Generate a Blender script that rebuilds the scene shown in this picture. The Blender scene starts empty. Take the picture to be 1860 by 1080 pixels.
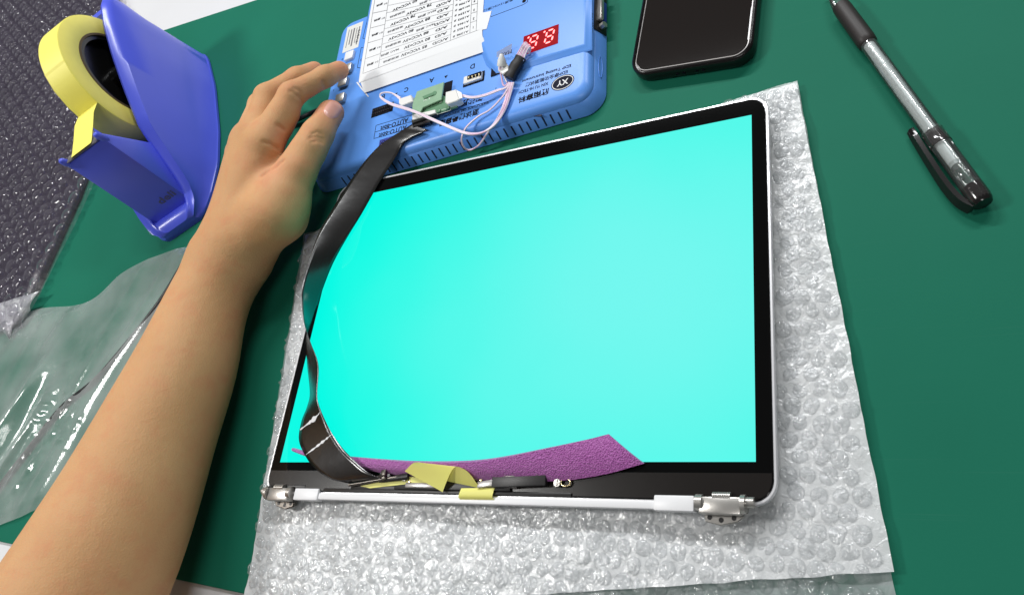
import bpy, bmesh, math, random
import numpy as np
from mathutils import Vector, Matrix, noise
random.seed(7)
RNG = np.random.default_rng(7)
sc = bpy.context.scene
col = sc.collection

# ------------------------------------------------------------------ camera
# pose solved from the four corners of the 286.5 x 179 mm display panel
CAM_R = np.array([[0.88110004, 0.08956727, -0.46437099],
                  [0.13148703, 0.89679505, 0.42245687],
                  [0.45428391, -0.43328553, 0.77838922]])      # rows: camera right, up, back
CAM_C = np.array([0.38131497, -0.06560798, 0.351])
CAM_F, CAM_PX, CAM_PY = 1415.516, 1038.711, 430.973            # focal length and principal point, photo pixels
cam = bpy.data.cameras.new('camera')
cam_o = bpy.data.objects.new('camera', cam)
col.objects.link(cam_o)
cam.sensor_width = 36.0
cam.lens = CAM_F / 1860 * 36
cam.shift_x = -(CAM_PX - 930) / 1860
cam.shift_y = (CAM_PY - 540) / 1860
cam.clip_start, cam.clip_end = 0.01, 50
cam_o.matrix_world = Matrix.Translation(CAM_C) @ Matrix(CAM_R.T.tolist()).to_4x4()
sc.camera = cam_o

# ------------------------------------------------------------------ world, lamps, exposure
world = bpy.data.worlds.new('World')
sc.world = world
world.use_nodes = True
wb = world.node_tree.nodes['Background']
wb.inputs[0].default_value = (0.93, 0.97, 1.0, 1)
wb.inputs[1].default_value = 0.09

def area(name, loc, target, sx, sy, power, color):
    l = bpy.data.lights.new(name, 'AREA')
    l.shape = 'RECTANGLE'
    l.size, l.size_y = sx, sy
    l.energy = power
    l.color = color
    o = bpy.data.objects.new(name, l)
    o.location = loc
    o.rotation_euler = (Vector(target) - Vector(loc)).to_track_quat('-Z', 'Y').to_euler()
    col.objects.link(o)
    return o
area('ceiling_lamp', (-0.85, 0.06, 1.3), (-.1, .15, 0), 0.22, 0.26, 10.5, (1.0, 0.985, 0.96))
area('ceiling_lamp', (-0.45, 1.64, 1.8), (-0.45, .2, 0), 1.0, 0.06, 29, (0.98, 0.99, 1.0))
area('ceiling_lamp', (0.95, 1.75, 1.8), (0.95, .2, 0), 1.0, 0.15, 25, (0.97, 0.99, 1.0))

area('ceiling_lamp', (0.75, -0.75, 1.8), (0.75, .1, 0), 0.9, 0.15, 7.0, (1.0, 0.99, 0.97))

sc.view_settings.view_transform = 'Standard'
sc.view_settings.look = 'None'
sc.view_settings.exposure = 0.0
sc.view_settings.gamma = 1.0
sc.render.engine = 'CYCLES'
sc.cycles.use_denoising = True
sc.cycles.max_bounces = 10
sc.cycles.transparent_max_bounces = 24
sc.cycles.caustics_reflective = False
sc.cycles.caustics_refractive = False
sc.cycles.sample_clamp_indirect = 6.0

# ------------------------------------------------------------------ helpers
def W(px, py, z):
    """place on the bench: the point of the photograph (px, py) at height z millimetres, in metres"""
    v = CAM_R.T @ np.array([(px - CAM_PX) / CAM_F, -(py - CAM_PY) / CAM_F, -1.0])
    t = (z / 1000 - CAM_C[2]) / v[2]
    return CAM_C + t * v

def ray(px, py):
    v = CAM_R.T @ np.array([(px - CAM_PX) / CAM_F, -(py - CAM_PY) / CAM_F, -1.0])
    return v / np.linalg.norm(v)

def depth_scale(p):
    return -(CAM_R @ (np.asarray(p) - CAM_C))[2] / CAM_F       # metres per photo pixel at p

def lin(r, g, b):
    f = lambda c: c / 12.92 if c <= 0.04045 else ((c + 0.055) / 1.055) ** 2.4
    return (f(r / 255), f(g / 255), f(b / 255), 1)

WORLD_LOC = {}

def link(name, me, mat, parent, origin):
    o = bpy.data.objects.new(name, me)
    col.objects.link(o)
    origin = Vector(origin)
    WORLD_LOC[o.name] = origin
    if parent is not None:
        o.parent = parent
        o.location = origin - WORLD_LOC[parent.name]
    else:
        o.location = origin
    if mat is not None and not me.materials:
        me.materials.append(mat)
    return o

def put(name, geo, mat, parent=None, smooth=None, origin=None):
    V, F = geo
    V = np.asarray([tuple(v) for v in V], float) if not isinstance(V, np.ndarray) else V
    if origin is None:
        lo, hi = V.min(0), V.max(0)
        origin = ((lo[0] + hi[0]) / 2, (lo[1] + hi[1]) / 2, lo[2])
    me = bpy.data.meshes.new(name)
    me.from_pydata((V - np.array(origin)).tolist(), [], F if isinstance(F, list) else F.tolist())
    me.update()
    if smooth is not None:
        me.shade_smooth()
        if smooth < 180:
            me.set_sharp_from_angle(angle=math.radians(smooth))
    return link(name, me, mat, parent, origin)

def thing(name, loc, label, cat, group=None):
    o = bpy.data.objects.new(name, None)
    o.empty_display_size = 0.01
    o.location = Vector(loc)
    col.objects.link(o)
    WORLD_LOC[o.name] = Vector(loc)
    return tag(o, label, cat, group)

def tag(o, label=None, cat=None, group=None, kind=None):
    if label: o['label'] = label
    if cat: o['category'] = cat
    if group: o['group'] = group
    if kind: o['kind'] = kind
    return o

def join(*geos):
    V, F, n = [], [], 0
    for v, f in geos:
        V += [tuple(x) for x in v]
        F += [tuple(i + n for i in q) for q in f]
        n = len(V)
    return V, F

def from_bm(bm):
    bm.verts.index_update()
    V = [tuple(v.co) for v in bm.verts]
    F = [tuple(v.index for v in f.verts) for f in bm.faces]
    bm.free()
    return V, F

def box(c, s, rz=0.0, bev=0.0, seg=2, rot=None):
    bm = bmesh.new()
    bmesh.ops.create_cube(bm, size=1)
    bmesh.ops.scale(bm, vec=s, verts=bm.verts)
    if bev:
        bmesh.ops.bevel(bm, geom=bm.edges[:], offset=bev, segments=seg, affect='EDGES', profile=0.5)
    m = Matrix.Translation(Vector(c)) @ (rot.to_4x4() if rot is not None else Matrix.Rotation(rz, 4, 'Z'))
    bm.transform(m)
    return from_bm(bm)

def prism(pts, z0, z1, bev=0.0, seg=2):
    """pts: xy outline counter-clockwise"""
    bm = bmesh.new()
    lo = [bm.verts.new((p[0], p[1], z0)) for p in pts]
    f = bm.faces.new(lo)
    r = bmesh.ops.extrude_face_region(bm, geom=[f])
    up = [v for v in r['geom'] if isinstance(v, bmesh.types.BMVert)]
    for v in up: v.co.z = z1
    bmesh.ops.recalc_face_normals(bm, faces=bm.faces[:])
    if bev:
        ed = [e for e in bm.edges if abs(e.verts[0].co.z - z1) < 1e-7 and abs(e.verts[1].co.z - z1) < 1e-7]
        bmesh.ops.bevel(bm, geom=ed, offset=bev, segments=seg, affect='EDGES', profile=0.5)
    return from_bm(bm)

def loft(rings, cap0=True, cap1=True, closed=True):
    n = len(rings[0])
    V = [tuple(p) for r in rings for p in r]
    F = []
    for i in range(len(rings) - 1):
        for j in range(n if closed else n - 1):
            k = (j + 1) % n
            F.append((i * n + j, i * n + k, (i + 1) * n + k, (i + 1) * n + j))
    if cap0: F.append(tuple(range(n - 1, -1, -1)))
    if cap1: F.append(tuple((len(rings) - 1) * n + j for j in range(n)))
    return V, F

def tube(path, r, n=10, cap=True, flat=1.0):
    P = [np.asarray(p, float) for p in path]
    rs = r if hasattr(r, '__len__') else [r] * len(P)
    rings, nrm = [], None
    for i, p in enumerate(P):
        t = P[min(i + 1, len(P) - 1)] - P[max(i - 1, 0)]
        t /= np.linalg.norm(t) + 1e-12
        if nrm is None:
            a = np.array([0, 0, 1.0]) if abs(t[2]) < 0.9 else np.array([1.0, 0, 0])
            nrm = np.cross(t, a)
        nrm = nrm - t * (nrm @ t)
        nrm /= np.linalg.norm(nrm)
        b = np.cross(t, nrm)
        rings.append([p + rs[i] * (math.cos(2 * math.pi * k / n) * nrm + flat * math.sin(2 * math.pi * k / n) * b) for k in range(n)])
    return loft(rings, cap, cap)

def spline(pts, sub=8):
    P = np.asarray(pts, float)
    out = []
    for i in range(len(P) - 1):
        p0, p1, p2, p3 = P[max(i - 1, 0)], P[i], P[i + 1], P[min(i + 2, len(P) - 1)]
        for k in range(sub):
            t = k / sub
            out.append(0.5 * ((2 * p1) + (-p0 + p2) * t + (2 * p0 - 5 * p1 + 4 * p2 - p3) * t * t + (-p0 + 3 * p1 - 3 * p2 + p3) * t ** 3))
    out.append(P[-1])
    return np.array(out)

def strip(A, B, th, m=6, bow=0.0):
    """thin bent sheet between the edge curves A and B"""
    A, B = np.asarray(A), np.asarray(B)
    n = len(A)
    S = np.zeros((n, m + 1, 3))
    for j in range(m + 1):
        t = j / m
        S[:, j] = A * (1 - t) + B * t
    du = np.gradient(S, axis=0)
    dv = np.gradient(S, axis=1)
    N = np.cross(du, dv)
    N /= np.linalg.norm(N, axis=2, keepdims=True) + 1e-12
    if bow:
        t = np.linspace(0, 1, m + 1)
        S = S + N * (bow * 4 * t * (1 - t))[None, :, None]
    if th == 0:      # tape and paper so thin that light passes through
        return S.reshape(-1, 3), [(i * (m + 1) + j, (i + 1) * (m + 1) + j, (i + 1) * (m + 1) + j + 1, i * (m + 1) + j + 1) for i in range(n - 1) for j in range(m)]
    return sheet_solid(S, N, th)

def sheet_solid(S, N, th):
    n, m = S.shape[:2]
    V = np.concatenate([(S + N * th / 2).reshape(-1, 3), (S - N * th / 2).reshape(-1, 3)])
    k = n * m
    F = []
    for i in range(n - 1):
        for j in range(m - 1):
            a, b, c, d = i * m + j, i * m + j + 1, (i + 1) * m + j + 1, (i + 1) * m + j
            F.append((a, d, c, b))
            F.append((k + a, k + b, k + c, k + d))
    rim = [i * m for i in range(n)] + [(n - 1) * m + j for j in range(1, m)] + [i * m + m - 1 for i in range(n - 2, -1, -1)] + [j for j in range(m - 2, 0, -1)]
    for a, b in zip(rim, rim[1:] + rim[:1]):
        F.append((a, k + a, k + b, b))
    return V, F

def rrect(w, d, r, n=6, c=(0, 0), rz=0.0):
    out = []
    for cx, cy, a0 in ((w / 2 - r, d / 2 - r, 0), (-w / 2 + r, d / 2 - r, 90), (-w / 2 + r, -d / 2 + r, 180), (w / 2 - r, -d / 2 + r, 270)):
        for k in range(n + 1):
            a = math.radians(a0 + 90 * k / n)
            out.append((cx + r * math.cos(a), cy + r * math.sin(a)))
    cz, sz = math.cos(rz), math.sin(rz)
    return [(c[0] + x * cz - y * sz, c[1] + x * sz + y * cz) for x, y in out]

FONT_CACHE = {}
def text(body, c, height, rz, mat, parent, width=None, rot=None, name='printed_text', shear=0.0, bold=0.0):
    """flat print: body centred on c, cap height in metres, turned rz about the vertical (or a full rotation matrix)"""
    cu = bpy.data.curves.new('print', 'FONT')
    cu.body = body
    cu.size = 1.0
    cu.resolution_u = 2
    cu.shear = shear
    cu.offset = bold
    ob = bpy.data.objects.new('print', cu)
    me = bpy.data.meshes.new_from_object(ob)
    n = len(me.vertices)
    if n == 0:
        bpy.data.objects.remove(ob)
        return None
    a = np.zeros(n * 3)
    me.vertices.foreach_get('co', a)
    a = a.reshape(-1, 3)
    lo, hi = a.min(0), a.max(0)
    a -= (lo + hi) / 2
    s = height / max(hi[1] - lo[1], 1e-6)
    sx = s if width is None else width / max(hi[0] - lo[0], 1e-6)
    a[:, 0] *= sx
    a[:, 1] *= s
    a[:, 2] = 0
    M = np.array(rot if rot is not None else Matrix.Rotation(rz, 3, 'Z'))
    a = a @ M.T
    me.vertices.foreach_set('co', a.ravel())
    me.update()
    me.name = name
    me.materials.clear()
    o = link(name, me, mat, parent, c)
    bpy.data.objects.remove(ob)
    bpy.data.curves.remove(cu)
    return o

# ------------------------------------------------------------------ materials
def new_mat(name):
    m = bpy.data.materials.new(name)
    m.use_nodes = True
    return m, m.node_tree, m.node_tree.nodes['Principled BSDF']

def mat(name, color, rough=0.5, metal=0.0, spec=0.5, var=0.0, vscale=60, bump=0.0, bscale=400, coat=0.0, sss=0.0, emis=None, estr=0.0, rvar=0.0):
    m, nt, b = new_mat(name)
    c = color if len(color) == 4 else (*color, 1)
    b.inputs['Base Color'].default_value = c
    b.inputs['Roughness'].default_value = rough
    b.inputs['Metallic'].default_value = metal
    b.inputs['Specular IOR Level'].default_value = spec
    b.inputs['Coat Weight'].default_value = coat
    b.inputs['Coat Roughness'].default_value = 0.08
    tc = nt.nodes.new('ShaderNodeTexCoord')
    geo = nt.nodes.new('ShaderNodeNewGeometry')
    pos = geo.outputs['Position']
    if var:
        n = nt.nodes.new('ShaderNodeTexNoise')
        n.inputs['Scale'].default_value = vscale
        n.inputs['Detail'].default_value = 5
        nt.links.new(pos, n.inputs['Vector'])
        mx = nt.nodes.new('ShaderNodeMix')
        mx.data_type = 'RGBA'
        mx.inputs[6].default_value = tuple(max(0, x * (1 - var)) for x in c[:3]) + (1,)
        mx.inputs[7].default_value = tuple(min(1, x * (1 + var)) for x in c[:3]) + (1,)
        nt.links.new(n.outputs['Fac'], mx.inputs[0])
        nt.links.new(mx.outputs[2], b.inputs['Base Color'])
    if rvar:
        n2 = nt.nodes.new('ShaderNodeTexNoise')
        n2.inputs['Scale'].default_value = vscale * 0.6
        n2.inputs['Detail'].default_value = 6
        nt.links.new(pos, n2.inputs['Vector'])
        mr = nt.nodes.new('ShaderNodeMapRange')
        mr.inputs['To Min'].default_value = max(0.02, rough - rvar)
        mr.inputs['To Max'].default_value = rough + rvar
        nt.links.new(n2.outputs['Fac'], mr.inputs['Value'])
        nt.links.new(mr.outputs[0], b.inputs['Roughness'])
    if bump:
        n3 = nt.nodes.new('ShaderNodeTexNoise')
        n3.inputs['Scale'].default_value = bscale
        n3.inputs['Detail'].default_value = 4
        nt.links.new(pos, n3.inputs['Vector'])
        bp = nt.nodes.new('ShaderNodeBump')
        bp.inputs['Strength'].default_value = bump
        bp.inputs['Distance'].default_value = 0.0006
        nt.links.new(n3.outputs['Fac'], bp.inputs['Height'])
        nt.links.new(bp.outputs[0], b.inputs['Normal'])
    if sss:
        b.inputs['Subsurface Weight'].default_value = sss
        b.inputs['Subsurface Radius'].default_value = (1.0, 0.35, 0.18)
        b.inputs['Subsurface Scale'].default_value = 0.004
    if emis:
        b.inputs['Emission Color'].default_value = (*emis[:3], 1)
        b.inputs['Emission Strength'].default_value = estr
    return m

def film_mat(name, tint, opac, rough, bump, bscale, spec=0.6, white=(0.82, 0.84, 0.86), var=0.0, vscale=90, translucent=0.35, rim=0.0, gmax=1.0):
    """plastic film: lets light through, scatters a part of it, shines"""
    m, nt, b = new_mat(name)
    out = nt.nodes['Material Output']
    b.inputs['Base Color'].default_value = (*white, 1)
    b.inputs['Roughness'].default_value = rough
    b.inputs['Specular IOR Level'].default_value = spec
    geo = nt.nodes.new('ShaderNodeNewGeometry')
    n3 = nt.nodes.new('ShaderNodeTexNoise')
    n3.inputs['Scale'].default_value = bscale
    n3.inputs['Detail'].default_value = 3
    n3.inputs['Distortion'].default_value = 0.8
    nt.links.new(geo.outputs['Position'], n3.inputs['Vector'])
    bp = nt.nodes.new('ShaderNodeBump')
    bp.inputs['Strength'].default_value = bump
    bp.inputs['Distance'].default_value = 0.0015
    nt.links.new(n3.outputs['Fac'], bp.inputs['Height'])
    nt.links.new(bp.outputs[0], b.inputs['Normal'])
    gl = nt.nodes.new('ShaderNodeBsdfGlossy')
    gl.inputs['Roughness'].default_value = rough
    gl.inputs['Color'].default_value = (1, 1, 1, 1)
    nt.links.new(bp.outputs[0], gl.inputs['Normal'])
    tr = nt.nodes.new('ShaderNodeBsdfTransparent')
    tr.inputs[0].default_value = (*tint, 1)
    tl = nt.nodes.new('ShaderNodeBsdfTranslucent')
    tl.inputs[0].default_value = (*white, 1)
    m1 = nt.nodes.new('ShaderNodeMixShader')
    m1.inputs[0].default_value = translucent
    nt.links.new(b.outputs[0], m1.inputs[1])
    nt.links.new(tl.outputs[0], m1.inputs[2])
    m2 = nt.nodes.new('ShaderNodeMixShader')
    if var:
        n4 = nt.nodes.new('ShaderNodeTexNoise')
        n4.inputs['Scale'].default_value = vscale
        n4.inputs['Detail'].default_value = 4
        nt.links.new(geo.outputs['Position'], n4.inputs['Vector'])
        mr = nt.nodes.new('ShaderNodeMapRange')
        mr.inputs['From Min'].default_value = 0.3
        mr.inputs['From Max'].default_value = 0.7
        mr.inputs['To Min'].default_value = max(0, opac - var)
        mr.inputs['To Max'].default_value = min(1, opac + var)
        nt.links.new(n4.outputs['Fac'], mr.inputs['Value'])
        nt.links.new(mr.outputs[0], m2.inputs[0])
    else:
        m2.inputs[0].default_value = opac
    if rim:
        # a slanting look crosses more plastic, which scatters more
        lw_ = nt.nodes.new('ShaderNodeLayerWeight')
        lw_.inputs['Blend'].default_value = 0.35
        ra_ = nt.nodes.new('ShaderNodeMath')
        ra_.operation = 'MULTIPLY_ADD'
        ra_.use_clamp = True
        ra_.inputs[1].default_value = rim
        nt.links.new(lw_.outputs['Facing'], ra_.inputs[0])
        if m2.inputs[0].is_linked:
            nt.links.new(m2.inputs[0].links[0].from_socket, ra_.inputs[2])
        else:
            ra_.inputs[2].default_value = opac
        nt.links.new(ra_.outputs[0], m2.inputs[0])
    nt.links.new(tr.outputs[0], m2.inputs[1])
    nt.links.new(m1.outputs[0], m2.inputs[2])
    fr = nt.nodes.new('ShaderNodeFresnel')
    fr.inputs['IOR'].default_value = 1.5
    nt.links.new(bp.outputs[0], fr.inputs['Normal'])
    m3 = nt.nodes.new('ShaderNodeMixShader')
    mn = nt.nodes.new('ShaderNodeMath')
    mn.operation = 'MINIMUM'
    mn.inputs[1].default_value = gmax
    nt.links.new(fr.outputs[0], mn.inputs[0])
    nt.links.new(mn.outputs[0], m3.inputs[0])
    nt.links.new(m2.outputs[0], m3.inputs[1])
    nt.links.new(gl.outputs[0], m3.inputs[2])
    nt.links.new(m3.outputs[0], out.inputs['Surface'])
    return m

M = {}
M['mat'] = mat('green_rubber', (0.010, 0.150, 0.092), 0.6, spec=0.12, var=0.10, vscale=9, bump=0.05, bscale=900, rvar=0.07)
def wear(m):
    nt = m.node_tree
    b = nt.nodes['Principled BSDF']
    src = b.inputs['Base Color'].links[0].from_socket
    geo = nt.nodes.new('ShaderNodeNewGeometry')
    fac = None
    for ang, sc_, seed in ((0.5, (14, 700, 1), 1.0), (-0.9, (10, 900, 1), 7.0)):
        mp = nt.nodes.new('ShaderNodeMapping')
        mp.inputs['Rotation'].default_value = (0, 0, ang)
        mp.inputs['Scale'].default_value = sc_
        mp.inputs['Location'].default_value = (seed, seed, 0)
        nt.links.new(geo.outputs['Position'], mp.inputs['Vector'])
        n = nt.nodes.new('ShaderNodeTexNoise')
        n.inputs['Scale'].default_value = 1.0
        n.inputs['Detail'].default_value = 1
        nt.links.new(mp.outputs[0], n.inputs['Vector'])
        r = nt.nodes.new('ShaderNodeMapRange')
        r.inputs['From Min'].default_value = 0.70
        r.inputs['From Max'].default_value = 0.80
        r.inputs['To Max'].default_value = 0.025
        nt.links.new(n.outputs['Fac'], r.inputs['Value'])
        if fac is None:
            fac = r.outputs[0]
        else:
            ad = nt.nodes.new('ShaderNodeMath')
            ad.operation = 'ADD'
            nt.links.new(fac, ad.inputs[0])
            nt.links.new(r.outputs[0], ad.inputs[1])
            fac = ad.outputs[0]
    mx = nt.nodes.new('ShaderNodeMix')
    mx.data_type = 'RGBA'
    mx.inputs[7].default_value = (0.20, 0.36, 0.30, 1)
    nt.links.new(fac, mx.inputs[0])
    nt.links.new(src, mx.inputs[6])
    nt.links.new(mx.outputs[2], b.inputs['Base Color'])
wear(M['mat'])
M['table'] = mat('white_laminate', (0.74, 0.74, 0.75), 0.35, var=0.05, vscale=15)
M['alu'] = mat('silver_aluminium', (0.80, 0.80, 0.82), 0.32, metal=0.55, var=0.04, bump=0.03, bscale=1500)
M['white_plastic'] = mat('white_plastic', (0.80, 0.80, 0.81), 0.38, var=0.03)
M['bezel'] = mat('black_glass', (0.003, 0.003, 0.003), 0.035, spec=0.2)
M['chin'] = mat('smoked_glass', (0.012, 0.010, 0.009), 0.22, spec=0.4, rvar=0.05, vscale=30)
M['black'] = mat('black_plastic', (0.012, 0.011, 0.011), 0.42, var=0.2, bump=0.05)
M['black_gloss'] = mat('glossy_black_plastic', (0.010, 0.009, 0.009), 0.16, spec=0.5)
M['steel'] = mat('brushed_steel', (0.50, 0.48, 0.45), 0.32, metal=.75, var=0.12, vscale=300, bump=0.05, bscale=1200)
M['dark_steel'] = mat('dark_steel', (0.16, 0.145, 0.13), 0.34, metal=1.0, var=0.2, vscale=400)
M['gold'] = mat('gilded_contact', (0.75, 0.62, 0.35), 0.25, metal=1.0)
M['blue'] = mat('sky_blue_plastic', lin(98, 155, 236), 0.32, spec=0.3, var=0.03, vscale=25, bump=0.02, bscale=2500)
M['royal'] = mat('royal_blue_plastic', lin(84, 98, 226), 0.28, spec=0.5, var=0.04, vscale=30)
M['ink'] = mat('black_ink', (0.008, 0.008, 0.014), 0.7, spec=.1)
M['grey_ink'] = mat('grey_ink', (0.16, 0.16, 0.17), 0.6)
M['pale_ink'] = mat('pale_print', (0.72, 0.80, 0.70), 0.5)
M['paper'] = mat('white_paper', (0.78, 0.79, 0.80), 0.55, var=0.02, vscale=40)
M['label_paper'] = mat('barcode_paper', (0.72, 0.72, 0.68), 0.45)
M['navy'] = mat('navy_plastic', (0.006, 0.008, 0.022), 0.6, spec=.15)
M['slot'] = mat('dark_slot', (0.004, 0.012, 0.05), 0.6)
M['pcb'] = mat('green_circuit_board', lin(142, 178, 146), 0.32, var=0.15, vscale=150)
M['pcb_dark'] = mat('dark_green_circuit_board', lin(96, 140, 106), 0.32, var=0.2, vscale=200)
M['wire'] = mat('white_wire_sleeve', (0.82, 0.76, 0.82), 0.33, var=0.03)
M['pink_wire'] = mat('pink_wire_sleeve', (0.78, 0.50, 0.68), 0.33)
M['nylon'] = mat('ivory_nylon', (0.80, 0.79, 0.76), 0.38, sss=0.0)
M['shrink'] = mat('heat_shrink', (0.018, 0.016, 0.016), 0.55, bump=0.1, bscale=700)
M['yellow'] = mat('yellow_crepe_tape', lin(250, 240, 112), 0.5, var=0.04, vscale=80, bump=0.08, bscale=1400)
def add_translucency(m, fac, color):
    nt = m.node_tree
    b, out = nt.nodes['Principled BSDF'], nt.nodes['Material Output']
    t = nt.nodes.new('ShaderNodeBsdfTranslucent')
    t.inputs[0].default_value = color
    x = nt.nodes.new('ShaderNodeMixShader')
    x.inputs[0].default_value = fac
    nt.links.new(b.outputs[0], x.inputs[1])
    nt.links.new(t.outputs[0], x.inputs[2])
    nt.links.new(x.outputs[0], out.inputs['Surface'])
M['yellow_thin'] = mat('thin_yellow_tape', lin(255, 248, 140), 0.5, var=0.04, vscale=80, bump=0.08, bscale=1400)
add_translucency(M['yellow_thin'], 0.18, lin(255, 250, 170))
M['paper_thin'] = mat('thin_paper', (.86, .86, .87), .55)
add_translucency(M['paper_thin'], .45, (.9, .9, .9, 1))
M['yellow_side'] = mat('yellow_tape_side', lin(250, 236, 120), 0.55, var=0.06, vscale=120)
M['card'] = mat('brown_card', (0.10, 0.065, 0.03), 0.7, var=0.3, vscale=300, bump=0.2)
M['hub'] = mat('black_hub', (0.006, 0.006, 0.006), 0.25)
M['led_case'] = mat('led_case', (0.02, 0.002, 0.003), 0.6, spec=.08, emis=(0.5, 0.004, 0.01), estr=0.75)  # case itself emits red, standing in for the glow around the digits
M['led'] = mat('lit_led', (0.2, 0.02, 0.02), 0.4, emis=(1.0, 0.13, 0.13), estr=5.0)
M['vga'] = mat('blue_socket', (0.02, 0.04, 0.28), 0.4)
M['phone_glass'] = mat('phone_glass', (0.015, 0.012, 0.011), 0.04, spec=0.4)
M['phone_case'] = mat('phone_case', (0.008, 0.006, 0.006), 0.25, spec=0.45)
M['grip'] = mat('dark_rubber_grip', (0.022, 0.017, 0.016), 0.5, bump=0.06, bscale=900)
M['refill'] = mat('pale_refill', (0.76, 0.82, 0.82), 0.35)
M['cable'] = mat('black_cable', (0.008, 0.008, 0.008), 0.4)
M['nail'] = mat('fingernail', lin(226, 164, 148), 0.25, sss=0.1)
M['chip'] = mat('chip_shield', (0.42, 0.40, 0.39), 0.35, metal=0.7)

# screen: an LCD showing one plain turquoise field, slightly uneven across the panel
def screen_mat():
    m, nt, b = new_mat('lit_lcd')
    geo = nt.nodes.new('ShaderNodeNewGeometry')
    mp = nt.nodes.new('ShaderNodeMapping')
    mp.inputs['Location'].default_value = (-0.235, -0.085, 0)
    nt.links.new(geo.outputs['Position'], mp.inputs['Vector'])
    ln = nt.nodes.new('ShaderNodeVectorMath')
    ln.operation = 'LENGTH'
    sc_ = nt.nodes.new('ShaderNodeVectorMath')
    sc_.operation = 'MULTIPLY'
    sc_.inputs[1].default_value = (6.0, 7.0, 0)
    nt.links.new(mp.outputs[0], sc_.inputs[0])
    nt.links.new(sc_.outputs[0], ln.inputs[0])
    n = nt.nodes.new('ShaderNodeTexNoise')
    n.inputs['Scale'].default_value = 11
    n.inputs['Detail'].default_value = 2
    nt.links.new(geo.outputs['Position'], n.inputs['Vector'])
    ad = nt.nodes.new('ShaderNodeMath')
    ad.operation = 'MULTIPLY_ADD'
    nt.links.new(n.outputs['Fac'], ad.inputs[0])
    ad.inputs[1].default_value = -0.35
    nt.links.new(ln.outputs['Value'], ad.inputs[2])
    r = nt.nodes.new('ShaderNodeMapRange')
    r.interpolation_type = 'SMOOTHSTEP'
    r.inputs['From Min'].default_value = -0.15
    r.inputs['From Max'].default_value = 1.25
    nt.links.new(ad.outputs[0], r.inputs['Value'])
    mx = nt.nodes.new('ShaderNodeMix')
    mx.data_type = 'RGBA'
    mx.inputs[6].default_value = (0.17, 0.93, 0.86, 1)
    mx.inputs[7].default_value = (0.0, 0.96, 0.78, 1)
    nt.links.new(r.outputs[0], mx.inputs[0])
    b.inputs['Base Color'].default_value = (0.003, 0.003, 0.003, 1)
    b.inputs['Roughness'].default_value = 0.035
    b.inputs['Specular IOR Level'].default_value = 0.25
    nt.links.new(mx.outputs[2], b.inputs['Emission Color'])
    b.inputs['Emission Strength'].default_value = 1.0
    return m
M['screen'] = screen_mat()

M['wrap_film'] = film_mat('milky_wrap_film', (0.93, 0.95, 0.97), 0.90, 0.20, 0.65, 230, spec=.25, var=0.09, vscale=90, gmax=.12, translucent=.3, white=(.96, .97, .98))
M['wrap_base'] = film_mat('thin_wrap_film', (0.92, 0.96, 0.95), 0.42, 0.30, 0.5, 110, spec=.3, var=0.15, vscale=60, gmax=.12)
M['bubble'] = film_mat('bubble_film', (0.98, 0.985, 0.99), 0.11, 0.07, 0.45, 200, var=0.06, vscale=160, rim=.18, gmax=.30, translucent=.5, white=(.97, .98, .99))
M['dark_film'] = film_mat('clear_bubble_film', (0.96, 0.95, 0.97), 0.02, 0.22, 0.15, 60, white=(0.7, 0.68, 0.76), var=0.02, gmax=.12)
M['dark_bubble'] = film_mat('clear_bubble', (0.95, 0.94, 0.96), 0.005, 0.10, 0.25, 120, white=(0.75, 0.72, 0.80), rim=.15, gmax=.42, translucent=.5)
M['pouch'] = mat('purple_black_pouch', (0.030, 0.022, 0.040), 0.5, spec=.25, var=0.3, vscale=12, bump=0.1, bscale=60)
M['bag'] = film_mat('clear_bag_film', (0.93, 0.96, 0.95), 0.17, 0.15, 0.14, 50, white=(0.82, 0.86, 0.84), var=0.17, vscale=15, translucent=0.15, rim=.30, gmax=.26)
M['clear'] = film_mat('clear_polystyrene', (0.97, 0.985, 0.98), 0.06, 0.06, 0.05, 200, white=(0.8, 0.85, 0.84), translucent=0.0)
M['smoke'] = film_mat('smoked_polystyrene', (0.42, 0.40, 0.40), 0.30, 0.08, 0.05, 200, white=(0.10, 0.09, 0.09), translucent=0.0)
M['tape_clear'] = film_mat('clear_adhesive_tape', (0.97, 0.98, 1.0), 0.30, 0.12, 0.2, 200, white=(0.86, 0.88, 0.92), translucent=0.0)

def ribbon_mat():
    m, nt, b = new_mat('flat_cable_black')
    b.inputs['Base Color'].default_value = (0.010, 0.0085, 0.008, 1)
    b.inputs['Roughness'].default_value = 0.24
    b.inputs['Specular IOR Level'].default_value = 1.0
    geo = nt.nodes.new('ShaderNodeNewGeometry')
    n3 = nt.nodes.new('ShaderNodeTexNoise')
    n3.inputs['Scale'].default_value = 45
    n3.inputs['Detail'].default_value = 3
    nt.links.new(geo.outputs['Position'], n3.inputs['Vector'])
    bp = nt.nodes.new('ShaderNodeBump')
    bp.inputs['Strength'].default_value = 0.12
    bp.inputs['Distance'].default_value = 0.003
    nt.links.new(n3.outputs['Fac'], bp.inputs['Height'])
    nt.links.new(bp.outputs[0], b.inputs['Normal'])
    return m
M['ribbon'] = ribbon_mat()

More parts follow.
